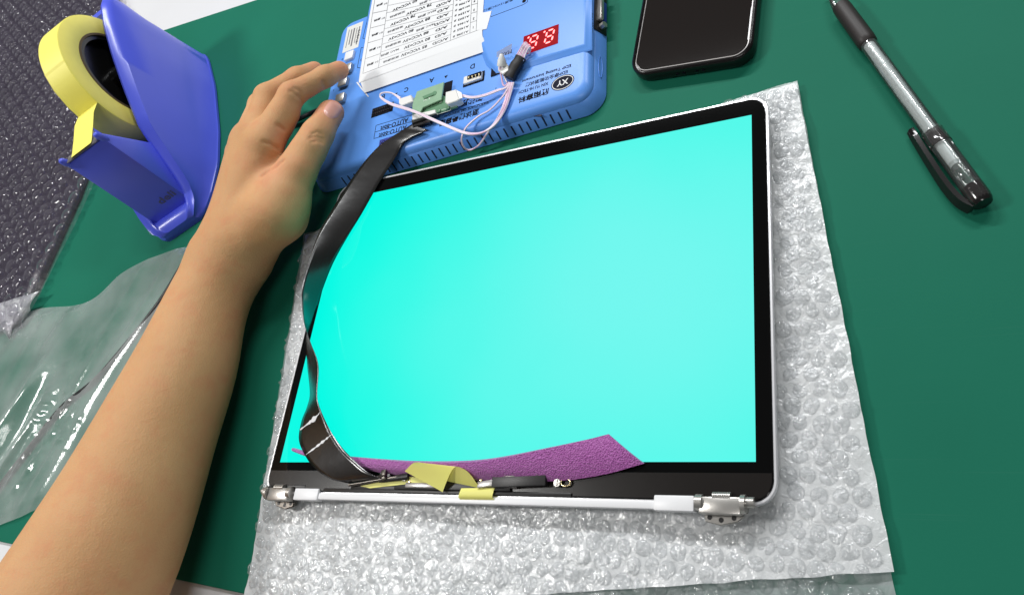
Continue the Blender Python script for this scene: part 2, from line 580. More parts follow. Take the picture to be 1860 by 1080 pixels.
def foam_mat():
    m, nt, b = new_mat('magenta_foam')
    geo = nt.nodes.new('ShaderNodeNewGeometry')
    n = nt.nodes.new('ShaderNodeTexVoronoi')
    n.inputs['Scale'].default_value = 1300
    nt.links.new(geo.outputs['Position'], n.inputs['Vector'])
    n2 = nt.nodes.new('ShaderNodeTexNoise')
    n2.inputs['Scale'].default_value = 900
    n2.inputs['Detail'].default_value = 6
    nt.links.new(geo.outputs['Position'], n2.inputs['Vector'])
    mx = nt.nodes.new('ShaderNodeMix')
    mx.data_type = 'RGBA'
    mx.inputs[6].default_value = lin(146, 54, 142)
    mx.inputs[7].default_value = lin(198, 118, 194)
    rp = nt.nodes.new('ShaderNodeMapRange')
    rp.inputs['From Min'].default_value = 0.25
    rp.inputs['From Max'].default_value = 0.95
    nt.links.new(n2.outputs['Fac'], rp.inputs['Value'])
    nt.links.new(rp.outputs[0], mx.inputs[0])
    nt.links.new(mx.outputs[2], b.inputs['Base Color'])
    b.inputs['Roughness'].default_value = 0.45
    bp = nt.nodes.new('ShaderNodeBump')
    bp.inputs['Strength'].default_value = 0.8
    bp.inputs['Distance'].default_value = 0.0006
    nt.links.new(n.outputs['Distance'], bp.inputs['Height'])
    nt.links.new(bp.outputs[0], b.inputs['Normal'])
    b.inputs['Sheen Weight'].default_value = 0.5
    return m
M['foam'] = foam_mat()

def skin_mat():
    m, nt, b = new_mat('skin')
    geo = nt.nodes.new('ShaderNodeNewGeometry')
    n = nt.nodes.new('ShaderNodeTexNoise')
    n.inputs['Scale'].default_value = 22
    n.inputs['Detail'].default_value = 6
    nt.links.new(geo.outputs['Position'], n.inputs['Vector'])
    mx = nt.nodes.new('ShaderNodeMix')
    mx.data_type = 'RGBA'
    mx.inputs[6].default_value = lin(190, 140, 95)
    mx.inputs[7].default_value = lin(213, 167, 121)
    nt.links.new(n.outputs['Fac'], mx.inputs[0])
    nb_ = nt.nodes.new('ShaderNodeTexNoise')
    nb_.inputs['Scale'].default_value = 75
    nb_.inputs['Detail'].default_value = 8
    nb_.inputs['Roughness'].default_value = 0.65
    nt.links.new(geo.outputs['Position'], nb_.inputs['Vector'])
    rb_ = nt.nodes.new('ShaderNodeMapRange')
    rb_.inputs['From Min'].default_value = 0.48
    rb_.inputs['From Max'].default_value = 0.72
    rb_.inputs['To Max'].default_value = 0.55
    nt.links.new(nb_.outputs['Fac'], rb_.inputs['Value'])
    mb_ = nt.nodes.new('ShaderNodeMix')
    mb_.data_type = 'RGBA'
    mb_.inputs[7].default_value = lin(202, 134, 96)
    nt.links.new(rb_.outputs[0], mb_.inputs[0])
    nt.links.new(mx.outputs[2], mb_.inputs[6])
    mx = mb_
    att = nt.nodes.new('ShaderNodeAttribute')
    att.attribute_name = 'flush'
    mx2 = nt.nodes.new('ShaderNodeMix')
    mx2.data_type = 'RGBA'
    mx2.inputs[7].default_value = lin(222, 146, 122)
    nt.links.new(att.outputs['Fac'], mx2.inputs[0])
    nt.links.new(mx.outputs[2], mx2.inputs[6])
    nt.links.new(mx2.outputs[2], b.inputs['Base Color'])
    b.inputs['Roughness'].default_value = 0.62
    b.inputs['Specular IOR Level'].default_value = 0.25
    b.inputs['Subsurface Weight'].default_value = 0.18
    b.inputs['Subsurface Radius'].default_value = (1.0, 0.4, 0.2)
    b.inputs['Subsurface Scale'].default_value = 0.005
    v = nt.nodes.new('ShaderNodeTexVoronoi')
    v.inputs['Scale'].default_value = 900
    nt.links.new(geo.outputs['Position'], v.inputs['Vector'])
    n2 = nt.nodes.new('ShaderNodeTexNoise')
    n2.inputs['Scale'].default_value = 160
    n2.inputs['Detail'].default_value = 5
    nt.links.new(geo.outputs['Position'], n2.inputs['Vector'])
    ad = nt.nodes.new('ShaderNodeMath')
    ad.operation = 'MULTIPLY_ADD'
    ad.inputs[1].default_value = 0.35
    nt.links.new(v.outputs['Distance'], ad.inputs[0])
    nt.links.new(n2.outputs['Fac'], ad.inputs[2])
    bp = nt.nodes.new('ShaderNodeBump')
    bp.inputs['Strength'].default_value = 0.4
    bp.inputs['Distance'].default_value = 0.0008
    nt.links.new(ad.outputs[0], bp.inputs['Height'])
    nt.links.new(bp.outputs[0], b.inputs['Normal'])
    return m
M['skin'] = skin_mat()

# ================================================================== the bench
def ext(a, b, t):
    return a + (b - a) * t
f0, f1 = W(0, 985, 0), W(447, 1076, 0)
b0, b1 = W(317, 48, 0), W(460, 2, 0)
fd = (f1 - f0) / np.linalg.norm(f1 - f0)
bd = (b1 - b0) / np.linalg.norm(b1 - b0)
dd = (fd + bd) / np.linalg.norm(fd + bd)
tb = put('table', box((0.1, 0.3, -0.0222), (3.2, 2.6, 0.040), rz=math.atan2(dd[1], dd[0])), M['table'])
tag(tb, kind='structure')
fm, bm_ = (f0 + f1) / 2, (b0 + b1) / 2
fl, frr = fm - dd * 0.75, fm + dd * 1.15
bl, br = bm_ - dd * 0.75, bm_ + dd * 1.15
wm = put('work_mat', prism([fl[:2], frr[:2], br[:2], bl[:2]], -0.002, 0.0, 0.0006, 2), M['mat'], smooth=40)
tag(wm, 'large green rubber work mat covering the white bench', 'mat')

# ================================================================== bubble wrap under the display
ZG = 14.0          # height of the display glass, mm
LID_X0, LID_X1, LID_Y0, LID_Y1 = -0.0080, 0.2955, -0.0180, 0.1905

def dome(rad, h, seed, rings=6, seg=16, crumple=0.25):
    r_ = random.Random(seed)
    V = []
    ph = [r_.uniform(0, 6.28) for _ in range(8)]
    for i in range(rings + 1):
        t = i / rings
        rr = rad * math.cos(t * math.pi / 2) ** 0.62
        z = h * math.sin(t * math.pi / 2) ** 0.75
        if i == rings:
            V.append((0, 0, z * (1 - crumple * r_.uniform(0, .9))))
            break
        for k in range(seg):
            a = 2 * math.pi * k / seg
            cr = crumple * t * (math.sin(2 * a + ph[0] + 3 * t) * .5 + math.sin(3 * a + ph[1] - 4 * t) * .5 + math.sin(5 * a + ph[2]) * .35)
            w = 1 + 0.06 * math.sin(2 * a + ph[3]) + 0.12 * cr
            V.append((rr * w * math.cos(a), rr * w * math.sin(a), z * (1 + cr * 0.9)))
    F = []
    for i in range(rings - 1):
        for k in range(seg):
            F.append((i * seg + k, i * seg + (k + 1) % seg, (i + 1) * seg + (k + 1) % seg, (i + 1) * seg + k))
    top = len(V) - 1
    for k in range(seg):
        F.append(((rings - 1) * seg + k, (rings - 1) * seg + (k + 1) % seg, top))
    return V, F

def dome_meshes(n, rad, h, m, crumple):
    out = []
    for s in range(n):
        V, F = dome(rad, h, s * 17 + 3, crumple=crumple)
        me = bpy.data.meshes.new('bubble')
        me.from_pydata(V, [], F)
        me.shade_smooth()
        me.materials.append(m)
        out.append((me, np.array(V), F))
    return out

def pixel(p):
    c = CAM_R @ (np.asarray(p) - CAM_C)
    return CAM_PX + CAM_F * c[0] / -c[2], CAM_PY - CAM_F * c[1] / -c[2]

def inside(p, poly):
    x, y = p[0], p[1]
    c = False
    n = len(poly)
    for i in range(n):
        x0, y0 = poly[i][:2]
        x1, y1 = poly[(i + 1) % n][:2]
        if (y0 > y) != (y1 > y) and x < (x1 - x0) * (y - y0) / (y1 - y0) + x0:
            c = not c
    return c

def bubbles(parent, spots, meshes, smin=0.85, smax=1.05, squash=(0.7, 1.0)):
    """the 300 that show largest are parts of their own, the rest one part"""
    spots = sorted(spots, key=lambda p: depth_scale(p))
    for p in spots[:300]:
        me = random.choice(meshes)[0]
        o = bpy.data.objects.new('bubble', me)
        col.objects.link(o)
        o.parent = parent
        o.location = Vector(p) - WORLD_LOC[parent.name]
        o.rotation_euler = (random.uniform(-.12, .12), random.uniform(-.12, .12), random.uniform(0, 6.28))
        s = random.uniform(smin, smax)
        o.scale = (s * random.uniform(.93, 1.07), s, s * random.uniform(*squash))
    if len(spots) > 300:
        geos = []
        for p in spots[300:]:
            me, V, F = random.choice(meshes)
            a = random.uniform(0, 6.28)
            s = random.uniform(smin, smax)
            Rm = np.array([[math.cos(a), -math.sin(a), 0], [math.sin(a), math.cos(a), 0], [0, 0, random.uniform(*squash)]])
            geos.append(((V * s) @ Rm.T + np.array(p), F))
        o = put('far_bubbles', join(*geos), meshes[0][0].materials[0], parent, smooth=180)
        o['kind'] = 'stuff'

def quad_sheet(c00, c10, c11, c01, nu, nv, hf, edge=0.0):
    """gridded sheet over four corners, height from hf(x, y)"""
    S = np.zeros((nu + 1, nv + 1, 3))
    for i in range(nu + 1):
        for j in range(nv + 1):
            u, v = i / nu, j / nv
            p = (c00 * (1 - u) + c10 * u) * (1 - v) + (c01 * (1 - u) + c11 * u) * v
            if edge and (i in (0, nu) or j in (0, nv)):
                p = p + np.array([noise.noise((p[0] * 90, p[1] * 90, 3)), noise.noise((p[0] * 90, p[1] * 90, 9)), 0]) * edge
            S[i, j] = (p[0], p[1], hf(p[0], p[1]))
    V = S.reshape(-1, 3)
    m = nv + 1
    F = [(i * m + j, (i + 1) * m + j, (i + 1) * m + j + 1, i * m + j + 1) for i in range(nu) for j in range(nv)]
    return V, F

wTR, wTL = W(1448, 146, 1), W(553, 425, 1)
wBL, wBR = W(441, 1120, 1), W(1634, 1120, 1)
wrap = thing('bubble_wrap', (0.14, 0.06, 0), 'crumpled clear bubble wrap sheet spread under the laptop display', 'bubble wrap')
def fbm(x, y, s, seed, o=4):
    return noise.fractal((x * s, y * s, seed), 0.8, 2.1, o)
def wrap_lo(x, y):
    return 0.0012 + 0.0006 * fbm(x, y, 60, 1)
def wrap_hi(x, y):
    return 0.0042 + 0.0010 * fbm(x, y, 45, 5) + 0.0007 * abs(noise.noise((x * 120, y * 120, 2)))
put('backing_film', quad_sheet(wBL, wBR, wTR, wTL, 110, 90, wrap_lo, 0.0006), M['wrap_base'], wrap, smooth=180)
# the upper layer stops short of the lower right border
e0, e1 = W(441, 1113, 4), W(1624, 1037, 4)
put('upper_film', quad_sheet(e0, e1, W(1446, 149, 4), W(556, 428, 4), 190, 150, wrap_hi, 0.0006), M['wrap_film'], wrap, smooth=180)
dm = dome_meshes(18, 0.0040, 0.0026, M['bubble'], 1.05)
upper_poly = [e0, e1, W(1446, 149, 4), W(556, 428, 4)]
lower_poly = [wBL, wBR, wTR, wTL]
lc_ = sum(lower_poly) / 4
inner_poly = [p + (lc_ - p) * .018 for p in lower_poly]
spots = []
pitch = 0.0085
ca, sa = math.cos(-0.06), math.sin(-0.06)
for i in range(-12, 56):
    for j in range(-20, 46):
        gx, gy = i * pitch + (j % 2) * pitch / 2, j * pitch * 0.866
        x, y = gx * ca - gy * sa, gx * sa + gy * ca
        x += random.gauss(0, 0.0005)
        y += random.gauss(0, 0.0005)
        if LID_X0 + 0.001 < x < LID_X1 - 0.0005 and LID_Y0 + 0.001 < y < LID_Y1 - 0.001:
            continue
        px = pixel((x, y, 0.004))
        if px[1] > 1110 or px[0] < 430:
            continue
        if not inside((x, y), inner_poly):
            continue
        if inside((x, y), upper_poly):
            spots.append((x, y, wrap_hi(x, y) - 0.0006))
        elif inside((x, y), lower_poly):
            spots.append((x, y, wrap_lo(x, y) - 0.0003))
bubbles(wrap, spots, dm, 0.86, 1.06, (0.55, 0.95))

# ================================================================== laptop display assembly
lid = thing('laptop_display', (0.144, 0.086, 0.0085), 'laptop display with glowing turquoise screen, black bezel and silver rim', 'laptop screen')
zg = ZG / 1000
lw, ld = LID_X1 - LID_X0, LID_Y1 - LID_Y0
lc = ((LID_X0 + LID_X1) / 2, (LID_Y0 + LID_Y1) / 2)
ringz = [(zg - 0.0052, 0.0030), (zg - 0.0042, 0.0008), (zg - 0.0025, 0.0), (zg - 0.0004, 0.0), (zg - 0.0001, 0.0004), (zg - 0.0001, 0.0013), (zg - 0.0012, 0.0014)]
put('aluminium_shell', loft([[(x, y, z) for x, y in rrect(lw - 2 * i, ld - 2 * i, 0.0105 - i, 10, lc)] for z, i in ringz]), M['alu'], lid, smooth=35)
gi = 0.0017
bz = put('bezel_glass', prism(rrect(lw - 2 * gi, ld - 2 * gi, 0.009, 10, lc), zg - 0.0011, zg - 0.00002, 0.0002, 2), M['bezel'], lid)
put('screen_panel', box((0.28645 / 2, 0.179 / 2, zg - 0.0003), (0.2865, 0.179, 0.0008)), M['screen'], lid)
# smoked strip below the panel
chin_y1 = W(1100, 857, ZG)[1]
chin_out = [(x, max(y, -0.0158)) for x, y in rrect(lw - 2 * gi - .0008, ld - 2 * gi - .0008, .0086, 10, lc) if y < 0]
chin_out = [(LID_X0 + gi + .0004, chin_y1)] + chin_out + [(LID_X1 - gi - .0004, chin_y1)]
put('chin_strip', prism(chin_out, zg - 0.0005, zg + 0.0003, 0.0001, 1), M['chin'], lid)
# white hinge cover bar with its two thicker ends
def bar_box(x0, y0, x1, y1, z0, z1, bev=0.0006):
    return box(((x0 + x1) / 2, (y0 + y1) / 2, (z0 + z1) / 2), (abs(x1 - x0), abs(y1 - y0), z1 - z0), bev=bev)
pa, pb = W(537, 897, ZG), W(1263, 906, ZG)
yb = -0.0200
bar = put('hinge_cover', join(bar_box(pa[0], -0.0205, pb[0], -0.0170, zg - 0.0035, zg + 0.0006),
                        bar_box(W(1190, 900, ZG)[0], -0.0212, pb[0] - 0.0001, -0.0146, zg - 0.0040, zg + 0.0017),
                        bar_box(pa[0] + 0.0001, -0.0212, W(582, 890, ZG)[0], -0.0148, zg - 0.0040, zg + 0.0015)), M['white_plastic'], lid, smooth=35)
# hinges: barrel, clamp block, tongue with screw holes
def hinge(side):
    if side > 0:
        xa, xb = W(1266, 905, ZG)[0], W(1372, 908, ZG)[0]
    else:
        xa, xb = W(534, 892, ZG)[0], W(482, 892, ZG)[0]
    s = 1 if xb > xa else -1
    L = abs(xb - xa)
    y = -0.0185
    hm = M['steel']
    h = put('hinge', join(box(((xa + s * L * .42), y, zg + 0.0002), (L * .72, 0.0072, 0.0052), bev=0.0008),
                          tube([(xa, y + 0.0012, zg + .0008), (xa + s * L * .12, y + 0.0012, zg + .0008)], 0.0034, 16),
                          tube([(xa + s * L * .78, y + 0.0008, zg + .0008), (xa + s * L * .86, y + 0.0008, zg + .0008)], 0.0040, 16)), hm, lid, smooth=35)
    put('hinge_pin', tube([(xa + s * L * .86, y + .0016, zg + .001), (xa + s * L, y + .0016, zg + .001)], 0.0023, 14), M['steel'], h, smooth=35)
    put('hinge_spring', join(*[tube([(xa + s * L * t, y + .0038, zg + .0012), (xa + s * (L * t + .0006), y + .0038, zg + .0012)], 0.0019, 12) for t in np.linspace(.30, .58, 10)]), M['steel'], h, smooth=35)
    to = [(xa + s * L * .08, y - .0032), (xa + s * L * .78, y - .0032), (xa + s * L * .66, y - .0058), (xa + s * L * .36, y - .0074), (xa + s * L * .10, y - .0060)]
    if s < 0: to = to[::-1]
    to = to[::-1]
    put('hinge_tongue', prism(to, zg - 0.0050, zg - 0.0036, 0.0003, 1), M['steel'] if side > 0 else M['dark_steel'], h, smooth=35)
    for t, dy in ((.18, .0042), (.38, .0052), (.60, .0042)):
        put('screw_hole', tube([(xa + s * L * t, y - dy, zg - .0036), (xa + s * L * t, y - dy, zg - .00345)], 0.0011, 12), M['black'], h)
hinge(1)
hinge(-1)
put('edge_gasket', bar_box(W(484, 880, ZG)[0] + .004, -0.0146, W(556, 880, ZG)[0], -0.0128, zg - .0004, zg + .0006, .0003), M['black'], lid, smooth=35)
# printed circuit pieces on the chin
def chin_box(x0, y0, x1, y1, z0, h, m, name, parent=lid, bev=0.0004, tilt=0.0):
    a, b, c = W(x0, y0, z0), W(x1, y0, z0), W(x0, y1, z0)
    cx = (a[0] + b[0]) / 2
    cy = (a[1] + c[1]) / 2
    rot = Matrix.Rotation(tilt, 3, 'Z') if tilt else None
    return put(name, box((cx, cy, z0 / 1000 + h / 2000), (abs(b[0] - a[0]), abs(a[1] - c[1]), h / 1000), bev=bev, rot=rot), m, parent, smooth=35)
chin_box(590, 886, 1040, 892, ZG + 0.2, 1.0, M['black'], 'cable_gutter')
chin_box(640, 878, 760, 888, ZG + 0.2, 0.8, M['black'], 'cable_gutter')
cb = chin_box(720, 870, 930, 888, ZG + 0.9, 0.9, M['pcb_dark'], 'driver_board')
cb.data.materials.clear(); cb.data.materials.append(M['black'])
chin_box(738, 876, 792, 885, ZG + 2.0, 0.8, M['chip'], 'board_shield', cb)
chin_box(870, 872, 905, 884, ZG + 2.0, 1.4, M['chip'], 'board_shield', cb, tilt=0.12)
for k, x in enumerate((726, 733, 742, 862, 872, 884, 896)):
    chin_box(x, 866 + (k % 3) * 3, x + 6, 871 + (k % 3) * 3, ZG + 2.0, 0.9, M['steel'] if k % 2 else M['gold'], 'board_component', cb, 0.0002)
br_ = chin_box(902, 853, 998, 884, ZG + 1.0, 3.2, M['black'], 'connector_bracket', tilt=0.05)
chin_box(916, 858, 936, 865, ZG + 4.0, 0.6, M['steel'], 'spring_contact', br_, 0.0002)
chin_box(960, 855, 978, 862, ZG + 4.0, 0.6, M['steel'], 'spring_contact', br_, 0.0002)
chin_box(917, 878, 940, 886, ZG + 1.2, 1.2, M['chip'], 'board_shield', br_, 0.0003)
pc = W(1014, 877, ZG + 1)
put('screw', join(tube([pc, pc + np.array([0, 0, .0016])], 0.0018, 14), box(pc + np.array([0, 0, .0018]), (.0028, .0005, .0003)), box(pc + np.array([0, 0, .00182]), (.0005, .0028, .0003))), M['steel'], lid, smooth=35)
pc = W(1028, 876, ZG + 1)
put('ground_ring', tube([pc + np.array([0.0026 * math.cos(a), 0.0017 * math.sin(a), 0.0004]) for a in np.linspace(0, 2 * math.pi, 25)], 0.0005, 8, cap=False), M['gold'], lid, smooth=180)
# metal end clip where the flat cable meets the board
ca_, cb_ = W(634, 880, ZG + 2.5), W(748, 861, ZG + 3.5)
put('cable_clip', join(tube([ca_, ca_ * .5 + cb_ * .5, cb_ * .9 + ca_ * .1], 0.0010, 10, flat=.8),
                       tube([W(640, 872, ZG + 4), W(700, 863, ZG + 5)], 0.0006, 8),
                       box(W(698, 862, ZG + 4), (.0030, .0052, .0022), rz=.25, bev=.0005)), M['dark_steel'], lid, smooth=40)
put('clip_lever', tube([W(690, 872, ZG + 2.5), W(742, 864, ZG + 3.5)], [0.0012, 0.0019], 10, flat=.6), M['black'], lid, smooth=40)

# ================================================================== magenta foam strip along the screen's lower edge
top_px = [(533, 813, 1.4), (570, 822, 1.8), (640, 829, 3), (740, 837, 6), (830, 838, 8), (900, 832, 9), (1000, 812, 9), (1060, 799, 8), (1106, 788, 6)]
bot_px = [(536, 820, 1), (575, 834, 1), (645, 850, 1), (740, 862, 1), (830, 868, 1), (905, 872, 1), (1010, 872, 1), (1095, 861, 1), (1170, 841, 1)]
A = spline([W(x, y, ZG + z) for x, y, z in top_px], 10)
B = spline([W(x, y, ZG + z) for x, y, z in bot_px], 10)
fo = put('foam_strip', strip(A, B, 0.0016, 8, bow=-0.0012), M['foam'], smooth=40)
tag(fo, 'curved magenta foam strip lying along the lower edge of the turquoise screen', 'foam')

# ================================================================== yellow tape pieces on the hinge bar
ridge = [(878, 887, 1), (866, 877, 4), (856, 863, 8), (844, 852, 11), (829, 847, 12.5), (820, 855, 11), (810, 877, 6), (804, 893, 2.5)]
back = [(806, 872, 1), (800, 862, 4), (790, 850, 8), (776, 842, 11), (757, 839, 12.5), (748, 842, 11), (740, 850, 8), (735, 855, 6)]
A = spline([W(x, y, ZG + 1.5 + z * .62) for x, y, z in ridge], 8)
B = spline([W(x, y, ZG + 1.5 + z * .62) for x, y, z in back], 8)
tp = put('tape_piece', strip(A, B, 0, 14), M['yellow_thin'], smooth=180)
tag(tp, 'curled yellow masking tape arching over the circuit board below the screen', 'tape')
A = spline([W(838, 886, ZG + 2), W(835, 893, ZG + 2.4), W(833, 903, ZG + 1.6), W(846, 913, ZG - 2)], 6)
B = spline([W(899, 885, ZG + 2), W(896, 893, ZG + 2.4), W(895, 904, ZG + 1.6), W(908, 913, ZG - 2)], 6)
tp2 = put('tape_piece', strip(A, B, 0, 6), M['yellow_thin'], smooth=180)
tag(tp2, 'short yellow masking tape wrapped over the white hinge bar', 'tape')
A = spline([W(654, 882, ZG + 1.5), W(700, 872, ZG + 2), W(740, 865, ZG + 2.6), W(790, 872, ZG + 3)], 6)
B = spline([W(672, 886, ZG + 1.4), W(715, 881, ZG + 1.9), W(760, 877, ZG + 2.4), W(800, 884, ZG + 2.6)], 6)
tp3 = put('tape_piece', strip(A, B, 0, 4), M['yellow_thin'], smooth=180)
tag(tp3, 'narrow flat yellow tape strip beside the cable clip, left of the curl', 'tape')

# ================================================================== blue panel tester
TA = math.radians(4.2)
TO = np.array([-0.0465, 0.1965])
tc_, ts_ = math.cos(TA), math.sin(TA)
def T(u, v, z):
    """tester frame, millimetres: u to the right, v away from the viewer"""
    u, v = u / 1000, v / 1000
    return np.array([TO[0] + u * tc_ - v * ts_, TO[1] + u * ts_ + v * tc_, z / 1000])
TW, TD = 239.5, 160.0
ctr = T(TW / 2, TD / 2, 0)
tester = thing('panel_tester', ctr, 'sky blue box-shaped screen tester with buttons, sockets and a lit red display', 'tester')
ZT, ZP = 14.6, 17.0        # lower deck and raised deck
def tring(inset, z, r=14):
    return [(x, y, z / 1000) for x, y in rrect((TW - 2 * inset) / 1000, (TD - 2 * inset) / 1000, max(r - inset * .55, 5) / 1000, 8, ctr[:2], TA)]
put('housing', loft([tring(1.0, 0.0), tring(0, .8), tring(.4, 2.0), tring(3.6, 9.6), tring(4.0, 9.8), tring(4.1, 10.3), tring(5.0, 11.8),
                     tring(6.6, 13.4), tring(8.6, 14.3), tring(10.5, ZT)]), M['blue'], tester, smooth=45)
# raised deck with sloping border
deck = [(1061, 80), (1000, 98), (935, 118), (903, 124), (888, 108), (872, 68), (655, 139), (672, 20), (690, -70), (1061, -70)]
up = [W(x, y, ZP)[:2] for x, y in deck]
def offset_poly(P, d):
    n = len(P)
    out = []
    ar = sum(P[i][0] * P[(i + 1) % n][1] - P[(i + 1) % n][0] * P[i][1] for i in range(n))
    sg = 1 if ar > 0 else -1
    for i in range(n):
        a, b, c = np.array(P[i - 1]), np.array(P[i]), np.array(P[(i + 1) % n])
        e1 = (b - a) / np.linalg.norm(b - a)
        e2 = (c - b) / np.linalg.norm(c - b)
        n1, n2 = np.array([e1[1], -e1[0]]) * sg, np.array([e2[1], -e2[0]]) * sg
        nn = n1 + n2
        nn /= np.linalg.norm(nn)
        out.append(b + nn * d / max(nn @ n1, .4))
    return out
rs = [(4.4, ZT - .4), (4.0, ZT + .05), (3.0, ZT + .5), (1.2, ZP - .5), (0.5, ZP - .1), (-.6, ZP)]
put('raised_deck', loft([[(p[0], p[1], z / 1000) for p in offset_poly(up, o / 1000)] for o, z in rs]), M['blue'], tester, smooth=50)
# vent slots low on the front wall
def fwall(u, z):
    ins = np.interp(z, [0.8, 2.0, 9.6], [0.0, .4, 3.6])
    return T(u, ins - 0.12, z)
for k in range(33):
    u = 31 + k * 5.75
    a0, a1 = fwall(u, 2.2), fwall(u, 8.6)
    b0_, b1_ = fwall(u + 1.15, 2.2), fwall(u + 1.15, 8.6)
    back_ = np.array([-ts_, tc_, 0]) * 0.0007
    put('vent_slot', ([a0, b0_, b1_, a1, a0 + back_, b0_ + back_, b1_ + back_, a1 + back_],
                      [(0, 1, 2, 3), (7, 6, 5, 4), (0, 4, 5, 1), (1, 5, 6, 2), (2, 6, 7, 3), (3, 7, 4, 0)]), M['slot'], tester)
RU = math.pi + TA      # print on the deck stands upside down for the viewer
def tbox(px, py, z, su, sv, h, m, name, parent=tester, bev=0.0005, rz=TA):
    c = W(px, py, z)
    return put(name, box((c[0], c[1], z / 1000 + h / 2000 - 0.0004), (su / 1000, sv / 1000, h / 1000 + 0.0008), rz=rz, bev=bev), m, parent, smooth=35)
def tprint(body, px, py, h, w=None, z=ZT + .06, m='ink', bold=0.0, rz=RU, parent=tester):
    return text(body, W(px, py, z), h / 1000, rz, M[m], parent, None if w is None else w / 1000, bold=bold)
def tline(pts, z, w=0.5, m='ink', parent=tester, name='printed_line', lift=0.05):
    P = [W(x, y, z + lift) for x, y in pts]
    geos = []
    for a, b in zip(P, P[1:]):
        d = (b - a) / np.linalg.norm(b - a)
        n = np.array([-d[1], d[0], 0]) * w / 2000
        geos.append(([a - n, b - n, b + n, a + n], [(0, 1, 2, 3)]))
    return put(name, join(*geos), M[m], parent)
# buttons
for k, (x, y) in enumerate([(637, 103), (634, 127), (626, 152), (621, 181)]):
    tbox(x, y, ZT, 8.6, 8.2, 3.0 if k else 2.4, M['steel'] if k else M['white_plastic'], 'push_button', bev=0.0007)
for x, y, s in ((622, 108, '+'), (612, 128, '-'), (606, 164, 'I')):
    tprint(s, x, y, 2.2)
# barcode label
bl_c = W(641, 68, ZT)
lb = put('barcode_label', box((bl_c[0], bl_c[1], ZT / 1000 + .0001), (.0165, .027, .0002), rz=TA), M['label_paper'], tester)
for k in range(5):
    put('barcode_line', box((bl_c[0] - .0055 + k * .0028, bl_c[1] + .001 * (k % 2), ZT / 1000 + .00023), (.0007 + .0004 * (k % 3), .019 - .003 * (k % 2), .00004), rz=TA), M['grey_ink'], lb)
text('TV81S', (bl_c[0] + .0058, bl_c[1] - .001, ZT / 1000 + .0003), .0024, TA + math.pi / 2, M['ink'], lb, .014)
# printed frames beside the paper
tline([(676, 33), (668, 33), (659, 70), (668, 71)], ZT)
tline([(664, 86), (656, 87), (649, 123), (657, 124)], ZT)
tprint('VGA', 669, 30, 2.4, rz=TA + math.pi / 2)
tprint('IR', 657, 108, 2.4, rz=TA + math.pi / 2)
# paper chart
paper = thing('paper_chart', W(770, 60, ZP), 'white printed paper chart stuck on the blue tester', 'paper')
pr = [((690, -70), (886, -70), ZP + .35), ((672, 25), (879, 0), ZP + .35), ((653, 139), (876, 58), ZP + .45), ((655, 150), (879, 72), ZP + .1), ((662, 169), (883, 93), ZT + 1.0)]
A = spline([W(a[0], a[1], z) for a, b, z in pr], 6)
B = spline([W(b[0], b[1], z) for a, b, z in pr], 6)
put('paper_sheet', strip(A, B, 0.00025, 10), M['paper'], paper, smooth=60)
ZC = ZP + .62
TLc, TRc, BLc, BRc = (687, -40), (873, -60), (659, 134), (868, 55)
def chart(s, t):
    """place on the chart: s left to right, t from the near edge (0) to the far edge"""
    a = np.array(BLc) * (1 - s) + np.array(BRc) * s
    b = np.array(TLc) * (1 - s) + np.array(TRc) * s
    return tuple(a * (1 - t) + b * t)
def cline(s0, t0, s1, t1, w=.35):
    a, b = chart(s0, t0), chart(s1, t1)
    tline([a, b], ZC, w, 'grey_ink', paper, 'ruled_line', 0)
for t in (0, .155, .32, .475, .63, .79):
    cline(0, t, .135 if t else 1, t)
for t in (.085, .17, .255, .34, .425, .51, .60, .68):
    cline(.135, t, .76, t, .22)
for s in (0, .135, .76, .985):
    cline(s, 0, s, .9)
for t in (.16, .30, .43, .56):
    cline(.93, t, .985, t)
cline(.93, 0, .93, .9)
def ctext(body, s, t, h=2.6, w=None, m='ink'):
    tprint(body, *chart(s, t), h, w, ZC + .03, m, parent=paper, bold=.02)
rows = ['85 VCC=3V', '80 VCC=3V', '88 VCC=3V', '80 VCC=3V', '88 VCC=3V', '78 VCC=3V', '78 VCC=3V', '60 VCC=3V', '']
for k in range(8):
    t = .045 + k * .085
    if k % 2 == 0:
        ctext(rows[k], .44, t, 2.7, 24)
        ctext('常规屏线', .24, t, 2.2, 15, 'grey_ink')
    else:
        ctext(rows[k], .30 if k > 2 else .46, t, 2.7, 24)
        ctext('MAC 屏线', .52 if k > 2 else .22, t, 2.3, 17, 'grey_ink')
    ctext('A/D' if k % 3 else 'A/C/D', .67, t, 2.4, 11 if k % 3 else 14)
for k in range(5):
    t = .075 + k * .158
    ctext('屏线', .085 - .03, t, 2.3, 6.5)
    ctext('01', .112, t, 1.7, 3.2, 'grey_ink')
for k in range(9):
    ctext(['A1398', 'A1425', 'A1466', 'A1502', 'A1534', '2012款', 'A1706', 'A1708', '2015款'][k], .865, .04 + k * .075, 1.9, 10)
    ctext('屏', .79, .04 + k * .075, 1.8, 2, 'grey_ink')
for k in range(5):
    ctext(str(k + 1), .957, .07 + k * .135, 2.2)
# clear tape holding the chart
put('clear_tape', strip(spline([W(872, 24, ZP + .7), W(884, 22, ZP + .5), W(893, 20, ZP + .2)], 3), spline([W(868, 55, ZP + .7), W(878, 54, ZP + .4), W(884, 53, ZP + .2)], 3), .0001, 3), M['paper'], paper)
put('clear_tape', strip([W(647, 150, ZT + .3), W(657, 163, ZT + .3), W(669, 177, ZT + .25)], [W(649.5, 149, ZT + .3), W(660, 163, ZT + .5), W(670, 175, ZT + .25)], .0001, 2), M['paper'], paper)

